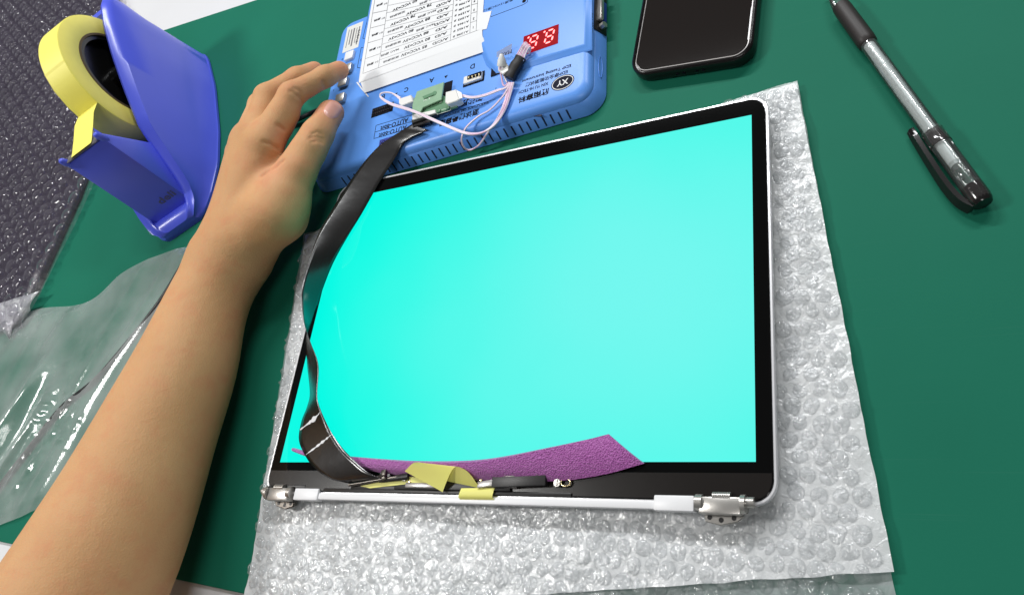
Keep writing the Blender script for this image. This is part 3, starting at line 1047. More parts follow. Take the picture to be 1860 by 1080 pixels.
# lit two-digit display
dc = W(983, 72, ZP)
disp = tbox(982, 73, ZP, 26.5, 16.0, 0.5, M['led_case'], 'digit_display', bev=0.0002)
def digit(cx, cy, w, h, slant=.18):
    o = []
    def P2(x, y):
        x2 = x + slant * y
        return np.array([dc[0] + (cx + x2) * tc_ / 1000 - (cy + y) * ts_ / 1000, dc[1] + (cx + x2) * ts_ / 1000 + (cy + y) * tc_ / 1000, (ZP + .75) / 1000])
    g = .75
    for (x0, y0, x1, y1) in ((-w/2, h, w/2, h), (-w/2, 0, w/2, 0), (-w/2, -h, w/2, -h), (-w/2, 0, -w/2, h), (w/2, 0, w/2, h), (-w/2, -h, -w/2, 0), (w/2, -h, w/2, 0)):
        a, b = np.array([x0, y0]), np.array([x1, y1])
        d = (b - a) / np.linalg.norm(b - a)
        n = np.array([-d[1], d[0]]) * .60
        a, b = a + d * g, b - d * g
        pts = [a, a + d * .6 + n, b - d * .6 + n, b, b - d * .6 - n, a + d * .6 - n]
        put('lit_segment', ([P2(*p) for p in pts], [(0, 5, 4, 3, 2, 1)]), M['led'], disp)
    q = np.array([-w / 2 - 2.1, h + .2])
    put('lit_segment', ([P2(q[0] + .8 * math.cos(a), q[1] + .8 * math.sin(a)) for a in np.linspace(0, 2 * math.pi, 10)[:-1]], [tuple(range(9))]), M['led'], disp)
digit(-5.6, -.4, 5.4, 5.0)
digit(6.6, -.4, 5.4, 5.0)

# sockets
def socket(px, py, su, sv, hm, m, z=ZT, pins=0):
    o = tbox(px, py, z, su, sv, .35, M['ink'], 'socket', bev=0.0)
    tbox(px, py, z, su * .86, sv * .72, 2.2, m, 'socket_shell', o)
    return o
so = socket(861, 144, 17, 8.5, 2, M['nylon'])
tbox(862, 138, ZT + 2.0, 11, 3.2, .8, M['ink'], 'socket_opening', so, 0.0002)
for k in range(4):
    tbox(852 + k * 6.2, 141 - k * 1.6, ZT + 2.8, .8, 1.6, .5, M['gold'], 'contact', so, 0.0)
hd = tbox(695, 200, ZT, 19.5, 8.0, .5, M['ink'], 'pin_header', bev=0.0002)
for i in range(9):
    for j in range(2):
        c = W(695, 200, ZT + .6) + np.array([tc_, ts_, 0]) * (i - 4) * .002 + np.array([-ts_, tc_, 0]) * (j - .5) * .003
        put('pin', box((c[0], c[1], (ZT + .9) / 1000), (.0006, .0006, .0012)), M['dark_steel'], hd)
tbox(905, 128, ZT + .3, 11, 7, .4, M['ink'], 'socket', bev=0.0)
tbox(812, 172, ZT, 7, 22, .35, M['ink'], 'socket', bev=0.0)
# printed writing on the deck
tprint('EDP Testing Instrument', 992, 133, 3.0, 36, bold=.022)
tprint('EDP屏全功能测试仪', 992, 143, 3.3, 31, bold=.02)
tprint('XIN YU HI-TECH', 969, 160, 2.5, 22, bold=.022)
tprint('欣雨高科', 969, 174, 5.2, 22.5, bold=.03)
oc = W(1022, 150, ZT + .03)
ov = put('logo_plate', ([oc + np.array([tc_, ts_, 0]) * .0082 * math.cos(a) + np.array([-ts_, tc_, 0]) * .0058 * math.sin(a) for a in np.linspace(0, 2 * math.pi, 41)[:-1]], [tuple(range(40))]), M['navy'], tester)
put('logo_ring', loft([[oc + np.array([tc_, ts_, 0]) * (.0076 - i) * math.cos(a) + np.array([-ts_, tc_, 0]) * (.0052 - i) * math.sin(a) + np.array([0, 0, .00006]) for a in np.linspace(0, 2 * math.pi, 41)[:-1]] for i in (0, .0005)], False, False), M['paper'], ov)
text('XY', oc + np.array([0, 0, .00008]), .0044, RU, M['paper'], ov, .0082, bold=.02)
for s, x, y in (('D', 858, 121), ('C', 738, 163), ('A', 784, 146), ('B', 696, 176)):
    tprint(s, x, y, 4.2, bold=.02)
for x, y in ((810, 140), (719, 172)):
    tprint('▲', x, y, 2.6)
tline([(749, 208), (683, 228), (679, 252), (744, 233)], ZT, .45)
tline([(748, 221), (681, 240)], ZT, .45)
tprint('AUTO-8bit', 716, 226, 4.2, 25, bold=.02)
tprint('AUTO-6bit', 713, 239, 4.2, 25, bold=.02)
pw = W(705, 256, ZT + .05)
put('power_label', box((pw[0], pw[1], pw[2]), (.016, .0062, .0001), rz=TA), M['vga'], tester)
tprint('POWER', 705, 256, 3.4, 15, ZT + .15)
tprint('智能屏', 857, 183, 5.8, 17.5, bold=.03)
tprint('测试仪最高级', 833, 214, 5.4, 33, bold=.03)
tprint('instrument cat supports', 846, 199, 2.8, 36, bold=.02)
tline([(900, 180), (836, 200)], ZT, .4)
tline([(901, 159), (900, 167)], ZT, .4)
tprint('电源12V/2C接口', 905, 10, 2.4, 24, ZP + .06, bold=.01)
tline([(891, 31), (950, 9), (958, 4), (959, -8)], ZP, .45)
tprint('●', 952, 2, 3.2, None, ZP + .06)
# MAC flag
fl_ = thing('paper_flag', W(916, 100, ZP), 'small white paper flag marked MAC standing on the blue tester', 'label')
put('flag_sheet', strip([W(901, 115, ZT + .4), W(902, 102, ZT + 3), W(902, 95, ZT + 5)], [W(926, 104, ZT + 1), W(929, 90, ZT + 4), W(930, 79, ZT + 7)], 0, 4), M['paper_thin'], fl_, smooth=60)
text('MAC', W(919, 97, ZT + 5.5), .0032, RU, M['ink'], fl_, .009)
# right wall: VGA socket, thumb groove, writing
def rwall(v, z, out=0.0):
    ins = np.interp(z, [0.8, 2.0, 9.6, 11.8, 13.4], [0.0, .4, 3.6, 5.0, 6.6])
    return T(TW - ins + out, v, z)
nrm = Vector((tc_ * .93, ts_ * .93, .37))
rwx = Matrix(((-ts_, tc_, 0), (-tc_ * .37, -ts_ * .37, .93), (tc_ * .93, ts_ * .93, .37))).transposed()   # x along the wall, y up the wall, z out
vg = rwall(76, 6.2)
vo = put('vga_socket', box(vg, (.034, .0105, .0016), bev=.0004, rot=rwx), M['black'], tester, smooth=35)
put('socket_shell', box(vg + np.array(nrm) * .0018 + np.array([0, 0, .0022]), (.0185, .0028, .004), bev=.0006, rot=rwx), M['steel'], vo, smooth=35)
put('socket_insert', box(vg + np.array(nrm) * .0014 - np.array([0, 0, .0014]), (.0165, .0042, .004), bev=.0004, rot=rwx), M['vga'], vo, smooth=35)
for s in (-1, 1):
    c = vg + np.array([-ts_, tc_, 0]) * s * .0128 + np.array(nrm) * .0012
    put('hex_screw', tube([c, c + np.array(nrm) * .0035], .0022, 6), M['steel'], vo)
text('PS1 接口', rwall(64, 12.4, .25), .0030, 0, M['ink'], tester, .016, rot=Matrix(((ts_, -tc_, 0), (tc_ * .6, ts_ * .6, -.8), (tc_ * .8, ts_ * .8, .6))).transposed())
gr = rwall(31, 5.6, .1)
put('thumb_groove', tube([gr + np.array([-ts_, tc_, 0]) * .0085 * math.cos(a) + np.array(rwx.col[1]) * .0016 * math.sin(a) for a in np.linspace(0, 2 * math.pi, 41)], .00035, 6, cap=False), M['blue'], tester, smooth=180)
put('scuff', box(T(195, 4.2, 10.2), (.0085, .0012, .0006), rz=TA - .3), M['slot'], tester)

# ================================================================== adapter board plugged into the tester
ad = thing('adapter_board', W(790, 185, ZT + 1), 'small green circuit board with connectors plugged into the blue tester', 'circuit board')
ZA = ZT + 5
def aboard(poly, z, h, m, name, parent=ad, bev=.0002):
    pts = [W(x, y, z)[:2] for x, y in poly]
    ar = sum(pts[i][0] * pts[(i + 1) % len(pts)][1] - pts[(i + 1) % len(pts)][0] * pts[i][1] for i in range(len(pts)))
    if ar < 0: pts = pts[::-1]
    return put(name, prism(pts, (z - h) / 1000, z / 1000, bev, 1), m, parent, smooth=35)
aboard([(752, 178), (800, 172), (829, 181), (830, 194), (793, 206), (749, 208)], ZA, 1.4, M['pcb_dark'], 'base_board')
ub = aboard([(757, 166), (806, 149), (801, 181), (768, 195), (763, 204), (748, 206), (749, 190)], ZA + 2.2, 1.0, M['pcb'], 'upper_board')
aboard([(767, 175), (785, 168), (788, 172), (770, 180)], ZA + 2.9, .8, M['pcb_dark'], 'chip', ub)
c = W(789, 170, ZA + 2.2)
put('solder_hole', tube([c, c + np.array([0, 0, .0003])], .0019, 14), M['pcb_dark'], ub)
text('EDP-V2', W(786, 189, ZA + .12), .0022, TA, M['pale_ink'], ad, .015)
text('XY', W(776, 180, ZA + 2.3), .0022, TA, M['pale_ink'], ad, .007)
for poly in ([(794, 208), (797, 201), (818, 195), (819, 200)],):
    tline(poly + poly[:1], ZA, .3, 'pale_ink', ad, 'printed_line')
for x, y in ((798, 203), (815, 197)):
    c = W(x, y, ZA)
    put('capacitor', box((c[0], c[1], c[2] + .0006), (.0028, .0022, .0014), rz=TA, bev=.0003), M['pcb_dark'], ad, smooth=35)
aboard([(748, 209), (790, 199), (791, 205), (749, 218)], ZA + 1.6, 3.0, M['nylon'], 'cable_socket')
aboard([(747, 217), (790, 204), (793, 208), (748, 224)], ZA + .6, 2.6, M['black'], 'cable_latch')
aboard([(748, 224), (782, 213), (780, 222), (749, 231)], ZA - .6, 2.2, M['ribbon'], 'stiffener')
# plugs on the board belong to the harness below

# ================================================================== wire harness
har = thing('wire_harness', W(900, 190, ZP), 'bundle of white and pink wires with black sleeve lying across the blue tester', 'wires')
def plug(poly, z, h, name='plug'):
    o = aboard(poly, z, h, M['nylon'], name, har, .0005)
    return o
pl_r = plug([(809, 167), (828, 162), (834, 180), (830, 183), (812, 189), (808, 186)], ZA + 4.5, 5.5)
put('wire_boot', loft([[W(x, y, ZA + z) for x, y, z in r] for r in ([(829, 164, 4), (833, 180, 4), (832, 181, 0), (829, 166, 0)], [(838, 168, 3.4), (840, 178, 3.4), (839, 178, 1.2), (837, 169, 1.2)])]), M['nylon'], pl_r, smooth=50)
plug([(724, 179), (746, 172), (750, 184), (729, 192), (724, 188)], ZA + 2.5, 5.0)
pt = plug([(904, 118), (921, 116), (924, 128), (913, 135), (904, 128)], ZT + 7.5, 7)
put('wire_boot', tube([W(912, 118, ZT + 8), W(911, 108, ZT + 11), W(911, 99, ZT + 12)], [.0035, .0026, .0012], 10), M['nylon'], pt, smooth=60)
def wire(pts, r=.55, m='wire', off=(0, 0, 0)):
    P = spline([W(x, y, z) + np.array(off) / 1000 for x, y, z in pts], 8)
    put('wire', tube(P, r / 1000, 8), M[m], har, smooth=180)
zt = ZT
for k in range(5):
    dx, dz = (k - 2) * .9, .35 * (k % 2)
    m = 'wire' if k % 2 == 0 else 'pink_wire'
    # long fan: sleeve, down over the front edge, back to the left plug
    wire([(927 + k * 1.6, 150, zt + 4), (921 + k * 1.9, 168, zt + 2.6 + dz), (913 + k * 1.6, 196, zt + 2 + dz), (899 + k * 1.2, 222, zt + 1.6), (885 + k * .6, 236, zt + 2), (868, 242 + k * .5, zt + 3.2 + dz),
          (842, 239.5 + k * .7, zt + 5), (800, 222 + k * .8, zt + 9), (752, 201 + k * .8, zt + 9.5), (712, 188 + k * .8, zt + 7), (694, 178 + k * .6, zt + 6), (690.5, 172 + k * .4, zt + 6.3), (697, 168.5, zt + 7), (712, 169.5, zt + 7.5), (728, 178 + k, zt + 6.5)], .58, m)
for k in range(3):
    m = ('wire', 'pink_wire', 'wire')[k]
    wire([(925 + k, 151, zt + 4), (917 + k, 160, zt + 3.5), (905, 163 + k * 1.2, zt + 3), (880, 172 + k * 1.4, zt + 4), (858, 176 + k * 1.2, zt + 6), (838, 172 + k * 1.6, zt + 7)], .55, m)
for k in range(2):
    wire([(926 + k, 153, zt + 4), (913 + k, 175, zt + 3), (890 + k, 199, zt + 2), (868 + k, 212, zt + 2.4), (846 + k, 232, zt + 3), (838 + k * .8, 252, zt + .6), (842 + k, 267, zt - 4.5), (853, 273 - k, zt - 8.5), (869 + k, 264, zt - 6), (884 + k, 243, zt - 1), (905, 212, zt + 2.2), (921 + k, 172, zt + 2.6), (929 + k, 153, zt + 4)], .5, 'wire' if k else 'pink_wire')
for k in range(6):     # doubled back above the sleeve
    a = k / 5
    wire([(938 + a * 12, 103 + a * 8, zt + 5), (946 + a * 10, 88 + a * 8, zt + 6 + .6 * (k % 2)), (951 + a * 10, 80 + a * 7, zt + 8), (956 + a * 8, 78 + a * 9, zt + 6.5), (953 + a * 8, 90 + a * 8, zt + 5)], .62, 'wire' if k % 2 else 'pink_wire')
wire([(912, 104, zt + 11), (913, 120, zt + 8), (916, 138, zt + 5), (921, 150, zt + 4)], .6)
wire([(910, 104, zt + 11), (908, 122, zt + 8), (911, 140, zt + 5), (915, 156, zt + 3), (925, 150, zt + 4)], .6, 'pink_wire')
sl = spline([W(924, 142, zt + 4.2), W(935, 122, zt + 4.8), W(946, 105, zt + 5)], 4)
put('heat_shrink_sleeve', tube(sl, [.0043 + .0003 * math.sin(i * 1.7) for i in range(len(sl))], 12, flat=.72), M['shrink'], har, smooth=50)

# ================================================================== flat cable from the adapter board to the display
secs = [  # edge a, edge b in the photograph, and the height of edge b (mm above the bench)
    ((748, 226), (776, 236), 17.5), ((735, 234), (768, 241), 17.8), ((716, 246), (748, 250), 17.2), ((690, 264), (731, 263), 16.4), ((662, 294), (719, 285), 15.5), ((630, 338), (690, 330), 15.5),
    ((600, 386), (657, 388), 15.4), ((578, 425), (632, 429), 15.2), ((560, 477), (605, 478), 15.0), ((549, 521), (585, 528), 15.0), ((549, 553), (572, 570), 15.0), ((553, 588), (562, 602), 15.0)]
ZA1 = [18.5, 19.0, 19.0, 19.5, 19.5, 20.5, 23.5, 26.5, 29.0, 30.5, 31.0, 30.5]
EA = [W(*a, za) for (a, b, zb), za in zip(secs, ZA1)]
EB = [W(*b, zb) for a, b, zb in secs]
secs2 = [((564, 622), (556, 612), 14.9, 29.5), ((578, 662), (558, 660), 14.8, 27.5), ((576, 712), (563, 712), 14.8, 25.5), ((578, 732), (558, 738), 14.8, 24.5), ((589, 760), (548, 764), 15.2, 23.5),
         ((602, 785), (543, 796), 16.2, 22.5), ((620, 811), (552, 822), 17.6, 22.0), ((642, 834), (570, 848), 18.6, 22.0), ((668, 857), (600, 869), 18.2, 21.0), ((692, 868), (628, 874), 17.2, 19.0)]
for a, b, zb, za in secs2:
    EA.append(W(*a, za)); EB.append(W(*b, zb))
EA, EB = np.array(EA), np.array(EB)
SA, SB = spline(EA, 8), spline(EB, 8)
rib = thing('flat_cable', EB[0], 'wide black flat cable twisting down the left side of the turquoise screen', 'cable')
put('ribbon', strip(SA, SB, 0.00028, 8), M['ribbon'], rib, smooth=180)
# bright reflections at two kinks of the cable, painted as white strips
def glint_strip(i0, i1, t0, t1, seed, wmax):
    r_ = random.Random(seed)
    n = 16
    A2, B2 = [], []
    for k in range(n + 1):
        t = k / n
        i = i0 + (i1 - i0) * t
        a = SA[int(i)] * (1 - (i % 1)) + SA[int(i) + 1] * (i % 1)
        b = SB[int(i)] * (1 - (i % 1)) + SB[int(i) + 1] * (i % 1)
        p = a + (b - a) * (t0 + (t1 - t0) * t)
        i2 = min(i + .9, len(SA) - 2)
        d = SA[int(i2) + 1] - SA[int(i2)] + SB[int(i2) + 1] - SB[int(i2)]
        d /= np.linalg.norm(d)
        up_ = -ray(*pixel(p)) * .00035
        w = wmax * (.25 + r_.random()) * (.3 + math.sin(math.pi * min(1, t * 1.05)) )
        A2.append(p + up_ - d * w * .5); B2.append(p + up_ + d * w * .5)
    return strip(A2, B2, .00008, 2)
put('painted_glint', glint_strip(124, 132, .02, .98, 4, .0026), M['white_plastic'], rib)
put('painted_glint', glint_strip(137, 145, .03, .97, 9, .0016), M['white_plastic'], rib)

# ================================================================== wrapped dark panel at the left
wp_ = thing('wrapped_panel', W(60, 300, 0), 'dark flat panel wrapped in clear bubble wrap at the left edge', 'wrapped package')
ZW = 9.0
edge_r = [(40, 590), (100, 462), (155, 342), (190, 250), (215, 160), (228, 80), (224, -60)]
q0, q1 = W(66, 535, ZW), W(-190, 640, ZW)
poly = [W(-190, 632, ZW - 2), W(56, 530, ZW - 2), W(138, 352, ZW - 2), W(190, 215, ZW - 2), W(210, 110, ZW - 2), W(205, -60, ZW - 2), W(-190, -60, ZW - 2)]
pts = [p[:2] for p in poly]
ar = sum(pts[i][0] * pts[(i + 1) % len(pts)][1] - pts[(i + 1) % len(pts)][0] * pts[i][1] for i in range(len(pts)))
put('dark_panel', prism(pts if ar > 0 else pts[::-1], 0.0015, ZW / 1000 - .002, .003, 4), M['pouch'], wp_, smooth=40)
poly2 = [W(-190, 690, ZW - 3), W(6, 612, ZW - 4), W(38, 594, ZW - 4), W(160, 338, ZW - 1), W(207, 210, ZW), W(225, 110, ZW), W(219, -70, ZW), W(-190, -70, ZW)]
def film_h(x, y):
    return 0.0105 + 0.0016 * fbm(x, y, 22, 3) + .0005 * noise.noise((x * 90, y * 90, 4))
# film: ruled between its right border and a line out of view on the left
rb = spline([W(36, 598, 5), W(96, 474, 7), W(160, 338, 8), W(207, 210, 9), W(226, 110, 9), W(219, -70, 9)], 12)
lb_ = spline([W(-190, 690, 5), W(-190, 560, 7), W(-190, 400, 8), W(-190, 230, 9), W(-190, 110, 9), W(-190, -70, 9)], 12)
S = np.zeros((len(rb), 61, 3))
for i in range(len(rb)):
    for j in range(61):
        t = j / 60
        p = rb[i] * (1 - t) + lb_[i] * t
        edge = min(1, j / 3)
        S[i, j] = (p[0], p[1], 0.002 + (film_h(p[0], p[1]) - .002) * (.25 + .75 * edge))
n_, m_ = S.shape[:2]
put('wrap_film', (S.reshape(-1, 3), [(i * m_ + j, i * m_ + j + 1, (i + 1) * m_ + j + 1, (i + 1) * m_ + j) for i in range(n_ - 1) for j in range(m_ - 1)]), M['dark_film'], wp_, smooth=180)
# loose milky end of the wrap, its rim torn into points
rimp = [(-190, 720), (-60, 640), (-20, 596), (-8, 606), (4, 600), (18, 616), (22, 598), (38, 592), (41, 580)]
inn = [(-190, 610), (-60, 575), (-20, 556), (-8, 552), (8, 548), (25, 542), (40, 538), (55, 534), (72, 528)]
put('loose_end', strip([W(x, y, 3.5) for x, y in rimp], [W(x, y, 10.5) for x, y in inn], .0002, 8, bow=.002), film_mat('milky_loose_end', (.9, .9, .93), .72, .14, .9, 140, var=.15, vscale=60, white=(.92, .92, .94), gmax=.2), wp_, smooth=180)
dm2 = dome_meshes(8, 0.0070, 0.0040, M['dark_bubble'], 0.22)
sp2 = []
pitch = 0.0172
ca, sa = math.cos(.42), math.sin(.42)
dark_poly = [W(-40, 620, ZW), W(40, 585, ZW), W(158, 340, ZW), W(205, 215, ZW), W(224, 110, ZW), W(218, -20, ZW), W(-40, -20, ZW)]
for i in range(-70, 60):
    for j in range(-10, 90):
        gx, gy = i * pitch + (j % 2) * pitch / 2, j * pitch * .866
        x, y = gx * ca - gy * sa, gx * sa + gy * ca
        if inside((x, y), dark_poly):
            sp2.append((x + random.gauss(0, .0004), y + random.gauss(0, .0004), film_h(x, y) - .0004))
bubbles(wp_, sp2, dm2, .9, 1.05, (.75, 1.0))

# ================================================================== tape dispenser
DA = math.radians(25)
DO = np.array([-0.192, 0.190])
da, dd_ = np.array([math.cos(DA), math.sin(DA)]), np.array([-math.sin(DA), math.cos(DA)])
def D(a, s, z):
    """dispenser frame, millimetres: a across (right), s from front to back"""
    p = DO + da * a / 1000 + dd_ * s / 1000
    return np.array([p[0], p[1], z / 1000])
disp_t = thing('tape_dispenser', D(0, 105, 0), 'royal blue desktop tape dispenser loaded with yellow tape', 'tape dispenser')
ss = np.concatenate([np.linspace(0, 20, 6), np.linspace(28, 190, 22), np.linspace(196, 212, 6)])
def half(s): return float(np.interp(s, [0, 3, 8, 20, 46, 85, 149, 195, 205, 212], [19, 23.5, 27, 33, 41, 43.5, 40.5, 33.5, 30, 24]))
def ridge_z(s): return float(np.interp(s, [0, 4, 10, 22, 65, 100, 133, 165, 190, 203, 212], [9, 13, 15.5, 24, 60, 75, 87, 96, 100, 98, 86]))
def ridge_a(s): return float(np.interp(s, [0, 4, 10, 22, 60, 190, 205, 212], [15, 20, 23, 25, 22, 20, 18, 15]))
rings = []
for s in ss:
    b, zr, ra = half(s), ridge_z(s), ridge_a(s)
    ia = max(ra - 4.5, 4)
    fl0 = min(12.0, zr - 3)
    fl0 = max(fl0, float(np.interp(s, [6, 16], [zr - .6, 12])) if s < 16 else 0)
    if s > 180: fl0 = float(np.interp(s, [180, 190], [12, zr - 5]))
    right = [(b - 1.0, 0), (b, 1.0), (b, 3.2), (b - 1.2, 4.4), (b - 1.6 - (b - ra) * .18, zr * .28 + 3), (ra + (b - ra) * .42, zr * .66), (ra + 3.2 + (b - ra) * .10, zr * .945), (ra + 1.6, zr - 1.0), (ra - 1.2, zr), (ra - 2.2, zr + .5), (ia + .4, zr), (ia, zr - .5), (ia, min(fl0 + 1.5, zr - .55)), (ia - 1.5, fl0)]
    ring = [D(a, s, z) for a, z in right] + [D(-a, s, z) for a, z in right[::-1]]
    rings.append(ring)
put('body', loft(rings), M['royal'], disp_t, smooth=38)
# cutter post: front slab rising to the blade
def slab(sa_, side):
    return [D(side * w, s, z) for w, s, z in sa_]
prof = [(20.5, 13, 12), (20.0, 27.5, 90), (20.0, 33.0, 91), (19.5, 55, 48), (19.5, 62, 12)]
prof_in = [(20.5, 13, 12), (20.0, 27.5, 90), (20.0, 33.0, 91), (19.5, 55, 48), (19.5, 62, 12)]
Lp, Rp = slab(prof, -1), slab(prof, 1)
bm = bmesh.new()
vl = [bm.verts.new(p) for p in Lp]
vr = [bm.verts.new(p) for p in Rp]
bm.faces.new(vl); bm.faces.new(vr[::-1])
for k in range(5):
    bm.faces.new((vl[k], vr[k], vr[(k + 1) % 5], vl[(k + 1) % 5]))
bmesh.ops.recalc_face_normals(bm, faces=bm.faces[:])
bmesh.ops.bevel(bm, geom=bm.edges[:], offset=.0014, segments=2, affect='EDGES', profile=.5)
post = put('cutter_post', from_bm(bm), M['royal'], disp_t, smooth=38)
for sd in (-1, 1):
    put('guard_horn', tube([D(sd * 18.6, 30, 86), D(sd * 18.8, 29, 92), D(sd * 18.8, 28.5, 95.5), D(sd * 18.8, 28.5, 96.6)], [.0026, .0028, .0022, .0010], 12), M['royal'], post, smooth=60)
fn = Vector(D(0, 13, 12)) - Vector(D(0, 27.5, 90))
yv = (Vector(D(0, 27.5, 90)) - Vector(D(0, 13, 12))).normalized()
xv = Vector((da[0], da[1], 0))
zv = xv.cross(yv)
tr_ = Matrix((xv, yv, zv)).transposed()
text('deli', Vector(D(8.5, 15.6, 26)) + zv * .0004, .0062, 0, mat('grey_logo', (.07, .075, .20), .4), post, .017, rot=tr_, name='embossed_text', bold=.02)
# blade with teeth
teeth = []
n = 34
base = [D(-16.5 + 33 * k / (2 * n), 29.0, 89.5) for k in range(2 * n + 1)]
tip = [D(-16.5 + 33 * k / (2 * n), 26.6 - (.5 if k % 2 else 0), 92.6 if k % 2 else 91.4) for k in range(2 * n + 1)]
bk = [D(-16.5 + 33 * k / (2 * n), 34.0, 91.6) for k in range(2 * n + 1)]
V = base + tip + bk
m = 2 * n + 1
F = [(k, k + 1, m + k + 1, m + k) for k in range(2 * n)] + [(m + k, m + k + 1, 2 * m + k + 1, 2 * m + k) for k in range(2 * n)]
put('cutter_blade', (V, F), M['steel'], post)
# roll
RC, RZ, RO, RI = 128.0, 72.0, 57.0, 37.5
def circ(a, r, n=72, ph=0):
    return [D(a, RC + r * math.cos(2 * math.pi * k / n + ph), RZ + r * math.sin(2 * math.pi * k / n + ph)) for k in range(n)]
AR, AL = 12.0, -10.5
roll = put('tape_roll', loft([circ(AR - .4, RI + 1.6), circ(AR, RI + 2.2), circ(AR, RO - .7), circ(AR - .5, RO), circ(AL + .5, RO), circ(AL, RO - .7), circ(AL, RI + 2.2), circ(AL + .4, RI + 1.6)], False, False), M['yellow'], disp_t, smooth=50)
roll.data.materials.append(M['yellow_side'])
for f in roll.data.polygons:
    if f.index < 2 * 72 or f.index >= 5 * 72:
        f.material_index = 1
put('tape_core', loft([circ(AR + .2, RI), circ(AR + .2, RI + 1.9), circ(AL - .2, RI + 1.9), circ(AL - .2, RI), circ(AR + .2, RI)], False, False), M['card'], roll, smooth=40)
hubp = put('roll_hub', loft([circ(AR - 1.2, RI - .3), circ(AR - 1.2, RI - 3.5), circ(AR - 7, RI - 4.5), circ(AR - 7, 9), circ(AR + 1.5, 8), circ(AR + 1.5, 3)], False, True), M['hub'], roll, smooth=40)
put('hub_axle', tube([D(-19, RC, RZ), D(19, RC, RZ)], .0042, 16), M['hub'], roll, smooth=40)
# free end of the tape, pulled to the blade
ang = math.radians(205)
st = [(RC + (RO + .1) * math.cos(math.radians(q)), RZ + (RO + .1) * math.sin(math.radians(q))) for q in (120, 135, 150, 160)]
st += [(62, 93.5), (45, 93), (30, 92.9), (26.8, 93.3)]
put('tape_end', strip([D(AL + .3, s, z) for s, z in st], [D(AR - .8, s, z) for s, z in st], .0002, 4), M['yellow'], roll, smooth=60)

# ================================================================== clear plastic bag under the arm
top = spline([W(x, y, z) for x, y, z in [(-150, 640, 3), (-60, 610, 3), (20, 578, 4), (65, 558, 5), (150, 546, 6), (215, 491, 6), (280, 461, 5), (345, 446, 4), (420, 470, 3), (478, 515, 2)]], 22)
bot = spline([W(x, y, z) for x, y, z in [(-150, 1010, 3), (-60, 978, 3), (0, 951, 3), (30, 940, 3), (80, 918, 3), (150, 905, 3), (220, 893, 3), (270, 860, 2), (330, 790, 2), (385, 690, 2)]], 22)
def bag_h(x, y):
    q = W(60, 740, 0); r = W(150, 600, 0)
    d = (r - q)[:2]; d /= np.linalg.norm(d)
    a = (x - q[0]) * d[0] + (y - q[1]) * d[1]
    c = -(x - q[0]) * d[1] + (y - q[1]) * d[0]
    w = .012 * noise.noise((a * 9, 0, 7))
    h = .0020 + .0050 * abs(noise.noise((a * 4, (c + w) * 22, 1))) + .0030 * (1 - abs(noise.noise((a * 5, (c + w) * 38, 5)))) ** 4
    big = math.exp(-((c + w - .004) / .010) ** 2) * (1 / (1 + math.exp((a - .03) * 60))) * .014
    big2 = math.exp(-((c + w + .022) / .006) ** 2) * (1 / (1 + math.exp((a - .0) * 60))) * .008
    fine = .0004 * fbm(x, y, 40, 8)
    crk = .0048 * max(0, noise.noise((x * 16, y * 16, 2))) * abs(noise.noise((x * 130, y * 130, 6)))
    return h + big + big2 + fine + crk
NV = 130
S = np.zeros((len(top), NV + 1, 3))
for i in range(len(top)):
    for j in range(NV + 1):
        t = j / NV
        p = top[i] * (1 - t) + bot[i] * t
        fade = min(1, j / 6, (NV - j) / 6, i / 6, (len(top) - 1 - i) / 6)
        near = 1 / (1 + math.exp((p[0] + .195 - .25 * (p[1] - .05)) * 10))     # flattened where the arm rests over it
        S[i, j] = (p[0], p[1], .0010 + bag_h(p[0], p[1]) * (.3 + .7 * fade) * (.28 + .72 * near))
n_, m_ = S.shape[:2]
bag = put('plastic_bag', (S.reshape(-1, 3), [(i * m_ + j, i * m_ + j + 1, (i + 1) * m_ + j + 1, (i + 1) * m_ + j) for i in range(n_ - 1) for j in range(m_ - 1)]), M['bag'], smooth=180)
tag(bag, 'wrinkled transparent plastic bag lying flat under the forearm', 'plastic bag')

# ================================================================== black power cable of the tester
cp = spline([W(x, y, z) for x, y, z in [(618, 184, 8), (598, 192, 8), (560, 208, 5), (515, 234, 2.4), (450, 300, 2.4), (400, 372, 2.4), (364, 424, 2.4), (338, 470, 2.4), (292, 545, 2.4), (232, 622, 2.4), (172, 690, 2.4), (112, 740, 2.4), (40, 830, 2.4), (-60, 960, 2.4)]], 8)
cab = put('power_cable', tube(cp, .0019, 10), M['cable'], smooth=180)
tag(cab, 'thin black cable running from the tester behind the hand and under the bag', 'cable')

# ================================================================== phone
ph0, ph1 = W(1139, 140, 9), W(1369, 103, 9)
pd = (ph1 - ph0)[:2]
pw_ = np.linalg.norm(pd) - .002
pd /= np.linalg.norm(pd)
pn = np.array([-pd[1], pd[0]])
PL = .154
pcn = ph0[:2] + pd * (pw_ / 2 + .001) + pn * (PL / 2)
pa_ = math.atan2(pd[1], pd[0])
phone = thing('phone', (*pcn, 0), 'black smartphone in a dark case lying face up beyond the display', 'phone')
def pring(i, z, r=.012):
    return [(x, y, z) for x, y in rrect(pw_ - 2 * i, PL - 2 * i, r - i, 8, pcn, pa_)]
put('phone_case', loft([pring(.0022, 0), pring(.0006, .0010), pring(0, .0030), pring(0, .0074), pring(.0005, .0090), pring(.0014, .0094), pring(.0020, .0088), pring(.0022, .0078)]), M['phone_case'], phone, smooth=50)
put('phone_screen', prism(rrect(pw_ - .0068, PL - .0068, .0095, 8, pcn, pa_), .0070, .0086, .0003, 2), M['phone_glass'], phone)
put('glass_rim', loft([pring(.0028, .0079), pring(.0028, .0087), pring(.0033, .0088), pring(.0033, .0079)], False, False), M['chip'], phone, smooth=50)
